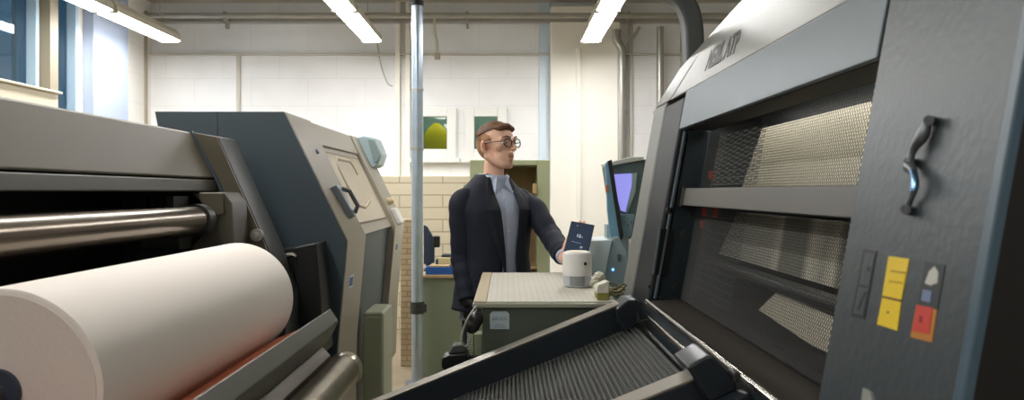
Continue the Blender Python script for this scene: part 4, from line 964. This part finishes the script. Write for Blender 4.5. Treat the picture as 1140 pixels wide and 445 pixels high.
# hands
def hand(bm, wrist, dirv, palmn, thumb, curl, grow_=0.0, L=.19):
    d = (dirv).normalized(); n = (palmn - d * palmn.dot(d)).normalized(); s = d.cross(n) * thumb
    g_ = grow_
    base = wrist + d * .01
    for k in range(4):
        o_ = (k - 1.5) * .0195
        p0 = base + s * (o_ * -.7); p1 = base + d * .082 + s * (-o_)
        tube(bm, [p0, p1], [.0125 + g_, .0115 + g_], 10); ball(bm, p1, .0112 + g_, sub=2)
        ln = [.040, .045, .042, .033][k]; p = p1; a_ = curl[0]
        dirc = d
        for j in range(3):
            ang = curl[min(j, len(curl) - 1)]
            dirc = (Matrix.Rotation(ang, 3, s if thumb else s) @ dirc) if (Matrix.Rotation(ang, 3, s) @ dirc).dot(n) > dirc.dot(n) else Matrix.Rotation(-ang, 3, s) @ dirc
            q_ = p + dirc * ln * (1, .68, .52)[j]; tube(bm, [p, q_], [.0092 - j * .0006 + g_, .0086 - j * .0007 + g_], 10); ball(bm, q_, .0086 - j * .0007 + g_, sub=2); p = q_
    t0 = base + d * .02 + s * .022; t1 = t0 + (d * .6 + s * .75 + n * .25).normalized() * .042; t2 = t1 + (d * .9 + s * .25 + n * .45).normalized() * .034; t3 = t2 + (d * .9 + n * .5).normalized() * .026
    tube(bm, [t0, t1, t2, t3], [.0145 + g_, .0115 + g_, .0105 + g_, .0085 + g_], 10); ball(bm, t3, .0085 + g_, sub=2)
dR = (wrR - elR).normalized()
hand(body, wrR, dR + Vector((.05, -.1, 0)), Vector((1, .1, 0)), -1, (.35, .35, .3))
tq0 = invM @ (q[0] * .62 + q[1] * .38)
dL = (tq0 - wrL)
dLv = (invM.to_3x3() @ (vv * .9 + uu * .2))
nL = invM.to_3x3() @ tn
hand(body, wrL, dLv, nL, 1, (.25, .35, .3))
grow('body', body, skin_m, man, .0042, 7, MB_)
# gloves on the hanging hand
gl = B(); hand(gl, wrR, dR + Vector((.05, -.1, 0)), Vector((1, .1, 0)), -1, (.35, .35, .3), .003); cap(gl, wrR - dR * .02, wrR + dR * .02, .032, .030)
grow('glove', gl, leather_m, man, .004, 3, MB_)
# hair
hr = B()
hb(hr, (0, .022, .048), .080, (.935, 1.16, .93))
grow_h = hr
for v in hr.verts: pass
def cutplane(bm, co, no):
    geom = bm.verts[:] + bm.edges[:] + bm.faces[:]
    r_ = bmesh.ops.bisect_plane(bm, geom=geom, plane_co=co, plane_no=no, clear_outer=True)
    ed = [e for e in r_['geom_cut'] if isinstance(e, bmesh.types.BMEdge)]
    bmesh.ops.edgeloop_fill(bm, edges=ed)
nn = MH.to_3x3()
hair = B(); hb(hair, (0, .0165, .034), .0825, (.93, 1.17, 1.0), sub=5)
cutplane(hair, hp(0, -.060, .058), nn @ Vector((0, -1, -.25)))
cutplane(hair, hp(0, .0, .064), nn @ Vector((0, -.30, -1)))
b_hair = hair
bmesh.ops.transform(b_hair, matrix=MB_, verts=b_hair.verts)
o = finish('hair', b_hair, hair_m, man); 
for p in o.data.polygons: p.use_smooth = True
top = B()
for i in range(9):
    a_ = (i - 4) / 4.0
    hc(top, (a_ * .040 + .004, -.064 + abs(a_) * .012, .084 - abs(a_) * .010), (a_ * .044 + .0, .040, .096 - abs(a_) * .014), .0155, .0175)
    hc(top, (a_ * .044, .040, .096 - abs(a_) * .014), (a_ * .040, .088, .056), .0175, .014)
o = grow('hair_top', top, hair_m, man, .004, 5, MB_)
for nm_, cuts in (('a', (((0, -.030, 0), (0, -1, .35)), ((0, 0, .020), (0, 0, -1)))), ('b', (((0, .034, 0), (0, -1, 0)), ((0, .04, -.058), (0, -.45, -1))))):
    sd = B(); hb(sd, (0, .0195, .012), .0815, (.945, 1.165, 1.08), sub=5)
    for co_, no_ in cuts: cutplane(sd, hp(*co_), nn @ Vector(no_))
    bmesh.ops.transform(sd, matrix=MB_, verts=sd.verts); o = finish('side_hair', sd, hair_short, man)
    for p in o.data.polygons: p.use_smooth = True
for s_ in (-1, 1):
    b = B(); hb(b, (s_ * .0885, .012, -.003), .017, (.22, .55, 1.0), rz=s_ * .45); bmesh.ops.transform(b, matrix=MB_, verts=b.verts); finish('ear_hollow', b, mat('ear_pink', (196, 128, 108), .6), man, smooth=True)
# eyes, brows, lips
for s_ in (-1, 1):
    b = B(); hb(b, (s_ * .031, -.071, .006), .0125, (1, 1, .62)); bmesh.ops.transform(b, matrix=MB_, verts=b.verts); e = finish('eye', b, eye_white, man, smooth=True)
    b = B(); hb(b, (s_ * .031 + .001, -.0815, .006), .0052, (1, .5, 1)); bmesh.ops.transform(b, matrix=MB_, verts=b.verts); finish('iris', b, eye_dark, e, smooth=True)
    b = B(); hc(b, (s_ * .014, -.0955, .0305), (s_ * .030, -.0925, .0345), .0032, .0034); hc(b, (s_ * .030, -.0925, .0345), (s_ * .048, -.078, .030), .0034, .002); bmesh.ops.transform(b, matrix=MB_, verts=b.verts); finish('eyebrow', b, hair_m, man, smooth=True)
b = B(); hb(b, (0, -.0850, -.0525), .0052, (3.6, .9, .5)); hb(b, (0, -.0845, -.0600), .0056, (3.0, .9, .55)); bmesh.ops.transform(b, matrix=MB_, verts=b.verts); finish('lips', b, lip_m, man, smooth=True)
# glasses
gls = B()
for s_ in (-1, 1):
    c_ = (s_ * .033, -.099, .004)
    ring = [hp(c_[0] + .0225 * math.cos(t_), c_[1] + .25 * abs(.0225 * math.cos(t_)) * (1 if s_ * math.cos(t_) > 0 else 0), c_[2] + .0195 * math.sin(t_)) for t_ in [i * math.pi / 14 for i in range(29)]]
    tube(gls, ring, .0026, 8)
    tube(gls, [hp(s_ * .0555, -.094, .010), hp(s_ * .0775, -.060, .010), hp(s_ * .0800, .010, .006), hp(s_ * .079, .026, -.006)], .0022, 8)
tube(gls, [hp(-.011, -.100, .008), hp(0, -.103, .011), hp(.011, -.100, .008)], .002, 8)
bmesh.ops.transform(gls, matrix=MB_, verts=gls.verts); gg = finish('glasses', gls, mat('dark_tortoise', (40, 30, 30), .3), man, smooth=True)
for s_ in (-1, 1):
    b = B(); pts = [hp(s_ * .033 + .021 * math.cos(t_), -.099, .004 + .018 * math.sin(t_)) for t_ in [i * math.pi / 12 for i in range(24)]]
    b.faces.new([b.verts.new(p) for p in pts]); bmesh.ops.transform(b, matrix=MB_, verts=b.verts); finish('lens', b, glass_mat('spectacle_lens_%d' % s_, (250, 252, 253), .03), gg)
# clothes : lofted shells
def ring_pt(a, hw, hd, y0, ex=2.4):
    c, s_ = math.cos(a), math.sin(a)
    return (math.copysign(abs(c) ** (2 / ex), c) * hw, y0 + math.copysign(abs(s_) ** (2 / ex), s_) * hd)
def interp(tbl, z):
    for (z0, *a), (z1, *c) in zip(tbl, tbl[1:]):
        if z0 <= z <= z1:
            t_ = (z - z0) / (z1 - z0); t_ = t_ * t_ * (3 - 2 * t_) if False else t_
            return [u_ + (w_ - u_) * t_ for u_, w_ in zip(a, c)]
    return tbl[-1][1:] if z > tbl[-1][0] else tbl[0][1:]
# z, halfwidth, halfdepth, ycentre, front gap
JT = [(.925, .203, .140, .0, .070), (.98, .194, .136, .0, .055), (1.08, .174, .126, .0, .034), (1.18, .166, .122, .0, .032), (1.28, .178, .126, .0, .045), (1.38, .202, .128, .005, .056), (1.42, .196, .116, .010, .062), (1.455, .176, .094, .016, .060), (1.487, .135, .078, .020, .058), (1.525, .090, .066, .022, .054), (1.545, .072, .064, .022, .050)]
def shell(name, tbl, material, thick, gapscale, nz=34, na=56, parent=man, fold=0.0):
    b = B(); rows_ = []
    z0, z1 = tbl[0][0], tbl[-1][0]
    for i in range(nz + 1):
        z = z0 + (z1 - z0) * i / nz; hw, hd, yc, gp = interp(tbl, z)
        a0 = math.asin(min(.95, gp * gapscale / hw)) if gapscale else 0
        row = []
        for k in range(na + (1 if gapscale else 0)):
            a_ = -math.pi / 2 + a0 + (2 * math.pi - 2 * a0) * k / na
            x, y = ring_pt(a_, hw, hd, yc)
            w_ = fold * math.sin(z * 46 + math.cos(a_ * 2) * 2.2) * math.sin(a_ * 3 + z * 9)
            row.append(b.verts.new((x * (1 + w_), y * (1 + w_), z)))
        rows_.append(row)
    m_ = len(rows_[0])
    for r0, r1 in zip(rows_, rows_[1:]):
        for k in range(m_ if not gapscale else m_ - 1):
            b.faces.new((r0[k], r0[(k + 1) % m_], r1[(k + 1) % m_], r1[k]))
    bmesh.ops.recalc_face_normals(b, faces=b.faces)
    bmesh.ops.transform(b, matrix=MB_, verts=b.verts)
    o = finish(name, b, material, parent, smooth=False)
    for p in o.data.polygons: p.use_smooth = True
    md = o.modifiers.new('t', 'SOLIDIFY'); md.thickness = thick; md.offset = 1
    return o
jk = shell('jacket', JT, navy_m, .007, 1.0, fold=.012)
ST = [(.88, .165, .118, .0, 0), (1.08, .155, .112, .0, 0), (1.18, .150, .110, .0, 0), (1.28, .160, .113, .0, 0), (1.38, .174, .112, .005, 0), (1.44, .170, .096, .008, 0), (1.475, .140, .080, .010, 0), (1.50, .095, .070, .010, 0), (1.525, .070, .066, .006, 0), (1.545, .066, .066, .002, 0)]
sh_ = shell('shirt', ST, shirt_m, .003, 0, fold=.010)
# sleeves
def sleeve(sh, el, wr, cuff=0.0):
    b = B()
    sg_ = math.copysign(1, sh.x)
    p = [sh + Vector((-.055 * sg_, .008, -.020)), sh + Vector((-.022 * sg_, .006, -.016)), sh + Vector((.008 * sg_, .003, -.040)), sh.lerp(el, .38) + Vector((.006 * sg_, 0, 0)), sh.lerp(el, .72), el, el.lerp(wr, .3), el.lerp(wr, .7), wr + (wr - el).normalized() * cuff]
    rk = [.040, .049, .055, .056, .053, .051, .050, .047, .043]
    pp_ = smoothpath(p, 5); m_ = len(pp_); rs = []
    for i in range(m_):
        u_ = i / 5; k_ = min(int(u_), len(rk) - 2); f_ = u_ - k_
        rs.append(rk[k_] * (1 - f_) + rk[k_ + 1] * f_ + (.0018 * math.sin(i * 1.3) if i > 12 else 0))
    tube(b, pp_, rs, 26)
    bmesh.ops.transform(b, matrix=MB_, verts=b.verts)
    o = finish('sleeve', b, navy_m, jk, smooth=False)
    for q_ in o.data.polygons: q_.use_smooth = True
    return o
sleeve(shR, elR, wrR, .0); sleeve(shL, elL, wrL, -.035)
b = B(); dd = (wrL - elL).normalized(); cyl(b, wrL - dd * .045, wrL - dd * .018, .033, 24); bmesh.ops.transform(b, matrix=MB_, verts=b.verts); finish('shirt_cuff', b, shirt_m, sh_, smooth=True)
# lapels, collar
def surf(tbl, x, z, off):
    hw, hd, yc, gp = interp(tbl, z); t_ = min(.98, abs(x) / hw); y = yc - hd * (1 - t_ ** 2.4) ** (1 / 2.4) - off
    return Vector((x, y, z))
for s_ in (-1, 1):
    b = B(); rowsL = []
    zs_ = [1.10, 1.16, 1.22, 1.28, 1.34, 1.385, 1.40, 1.44, 1.48, 1.515, 1.535]
    wd = [.006, .024, .040, .054, .066, .074, .058, .050, .040, .028, .018]
    for z, w_ in zip(zs_, wd):
        g_ = interp(JT, z)[3]
        rowsL.append([b.verts.new(surf(JT, s_ * (g_ - .003 + w_ * t_), z, .010 + .004 * math.sin(t_ * 3.1))) for t_ in (0, .33, .66, 1)])
    for r0, r1 in zip(rowsL, rowsL[1:]):
        for k in range(3): b.faces.new((r0[k], r0[k + 1], r1[k + 1], r1[k]))
    bmesh.ops.transform(b, matrix=MB_, verts=b.verts); o = finish('lapel', b, navy_lapel, jk); md = o.modifiers.new('t', 'SOLIDIFY'); md.thickness = .005; md.offset = 0
    b = B()  # shirt collar wing
    A1 = [Vector((s_ * .010, -.074, 1.500)), Vector((s_ * .050, -.082, 1.462)), Vector((s_ * .074, -.050, 1.500)), Vector((s_ * .066, .015, 1.545)), Vector((s_ * .055, -.030, 1.552)), Vector((s_ * .028, -.064, 1.538))]
    b.faces.new([b.verts.new(v) for v in A1]); bmesh.ops.transform(b, matrix=MB_, verts=b.verts); o = finish('collar', b, shirt_m, sh_); md = o.modifiers.new('t', 'SOLIDIFY'); md.thickness = .005; md.offset = 0
b = B(); tube(b, [Vector((.066 * math.cos(a_), .010 + .064 * math.sin(a_), 1.535 + .012 * math.sin(a_))) for a_ in [math.radians(-20 + 220 * i / 16) for i in range(17)]], .010, 8); bmesh.ops.transform(b, matrix=MB_, verts=b.verts); finish('collar_band', b, shirt_m, sh_, smooth=True)
b = B(); pts = [surf(ST, 0, z, .0035) for z in [.92 + .04 * i for i in range(15)]]
for p0, p1 in zip(pts, pts[1:]):
    vq = [b.verts.new(p0 + Vector((-.011, 0, 0))), b.verts.new(p0 + Vector((.011, 0, 0))), b.verts.new(p1 + Vector((.011, 0, 0))), b.verts.new(p1 + Vector((-.011, 0, 0)))]; b.faces.new(vq)
bmesh.ops.remove_doubles(b, verts=b.verts, dist=.0005); bmesh.ops.transform(b, matrix=MB_, verts=b.verts); o = finish('placket', b, shirt_m, sh_); md = o.modifiers.new('t', 'SOLIDIFY'); md.thickness = .003
for z in (1.02, 1.11, 1.20, 1.29, 1.38, 1.45):
    b = B(); c_ = surf(ST, .0, z, .006); cyl(b, c_, c_ + Vector((0, -.003, 0)), .005, 12); bmesh.ops.transform(b, matrix=MB_, verts=b.verts); finish('button', b, white_pl, sh_)
b = B(); c_ = surf(JT, .052, 1.10, .008); cyl(b, c_, c_ + Vector((0, -.005, 0)), .009, 14); bmesh.ops.transform(b, matrix=MB_, verts=b.verts); finish('button', b, black_m, jk)
# trousers and shoes
tr = B()
for s_ in (-1, 1):
    cap(tr, (s_ * .075, 0, .93), (s_ * .09, 0, .52), .090, .072); cap(tr, (s_ * .09, 0, .52), (s_ * .11, .02, .12), .072, .062)
cap(tr, (-.05, 0, .95), (.05, 0, .95), .112, .112)
grow('trousers', tr, trouser_m, man, .008, 6, MB_)
for s_ in (-1, 1):
    b = B(); cap(b, (s_ * .11, .05, .05), (s_ * .125, -.16, .045), .050, .045); box(b, s_ * .115 - .045, s_ * .115 + .045, -.19, .095, 0, .022); grow('shoe', b, leather_m, man, .006, 3, MB_)

# ================================================================== LIGHT AND CAMERA
L = bpy.data.lights.new('window_fill_light', 'AREA'); L.energy = 22; L.size = .8; lo = bpy.data.objects.new('window_fill_light', L); COL.objects.link(lo); lo.location = (-.5, WY + .55, 3.4)  # added light, out of view, brightens the raincoat behind the window
w = bpy.data.worlds.new('dusk'); SC.world = w; w.use_nodes = True
bg = w.node_tree.nodes['Background']; bg.inputs[0].default_value = (.30, .41, .50, 1); bg.inputs[1].default_value = .85
cam = bpy.data.cameras.new('camera'); co = bpy.data.objects.new('camera', cam); COL.objects.link(co)
co.location = (0, 0, H); co.rotation_euler = (math.pi / 2, 0, 0)
cam.sensor_width = 36; cam.lens = FPX / 1140 * 36
cam.shift_x = (570 - VX) / 1140; cam.shift_y = -(222.5 - VY) / 1140
cam.clip_start = .05; cam.clip_end = 100
cam.dof.use_dof = True; cam.dof.focus_distance = 3.7; cam.dof.aperture_fstop = 7.1
SC.camera = co
SC.view_settings.view_transform = 'Standard'; SC.view_settings.look = 'None'; SC.view_settings.gamma = 1; SC.view_settings.use_curve_mapping = False
SC.view_settings.exposure = 0.18
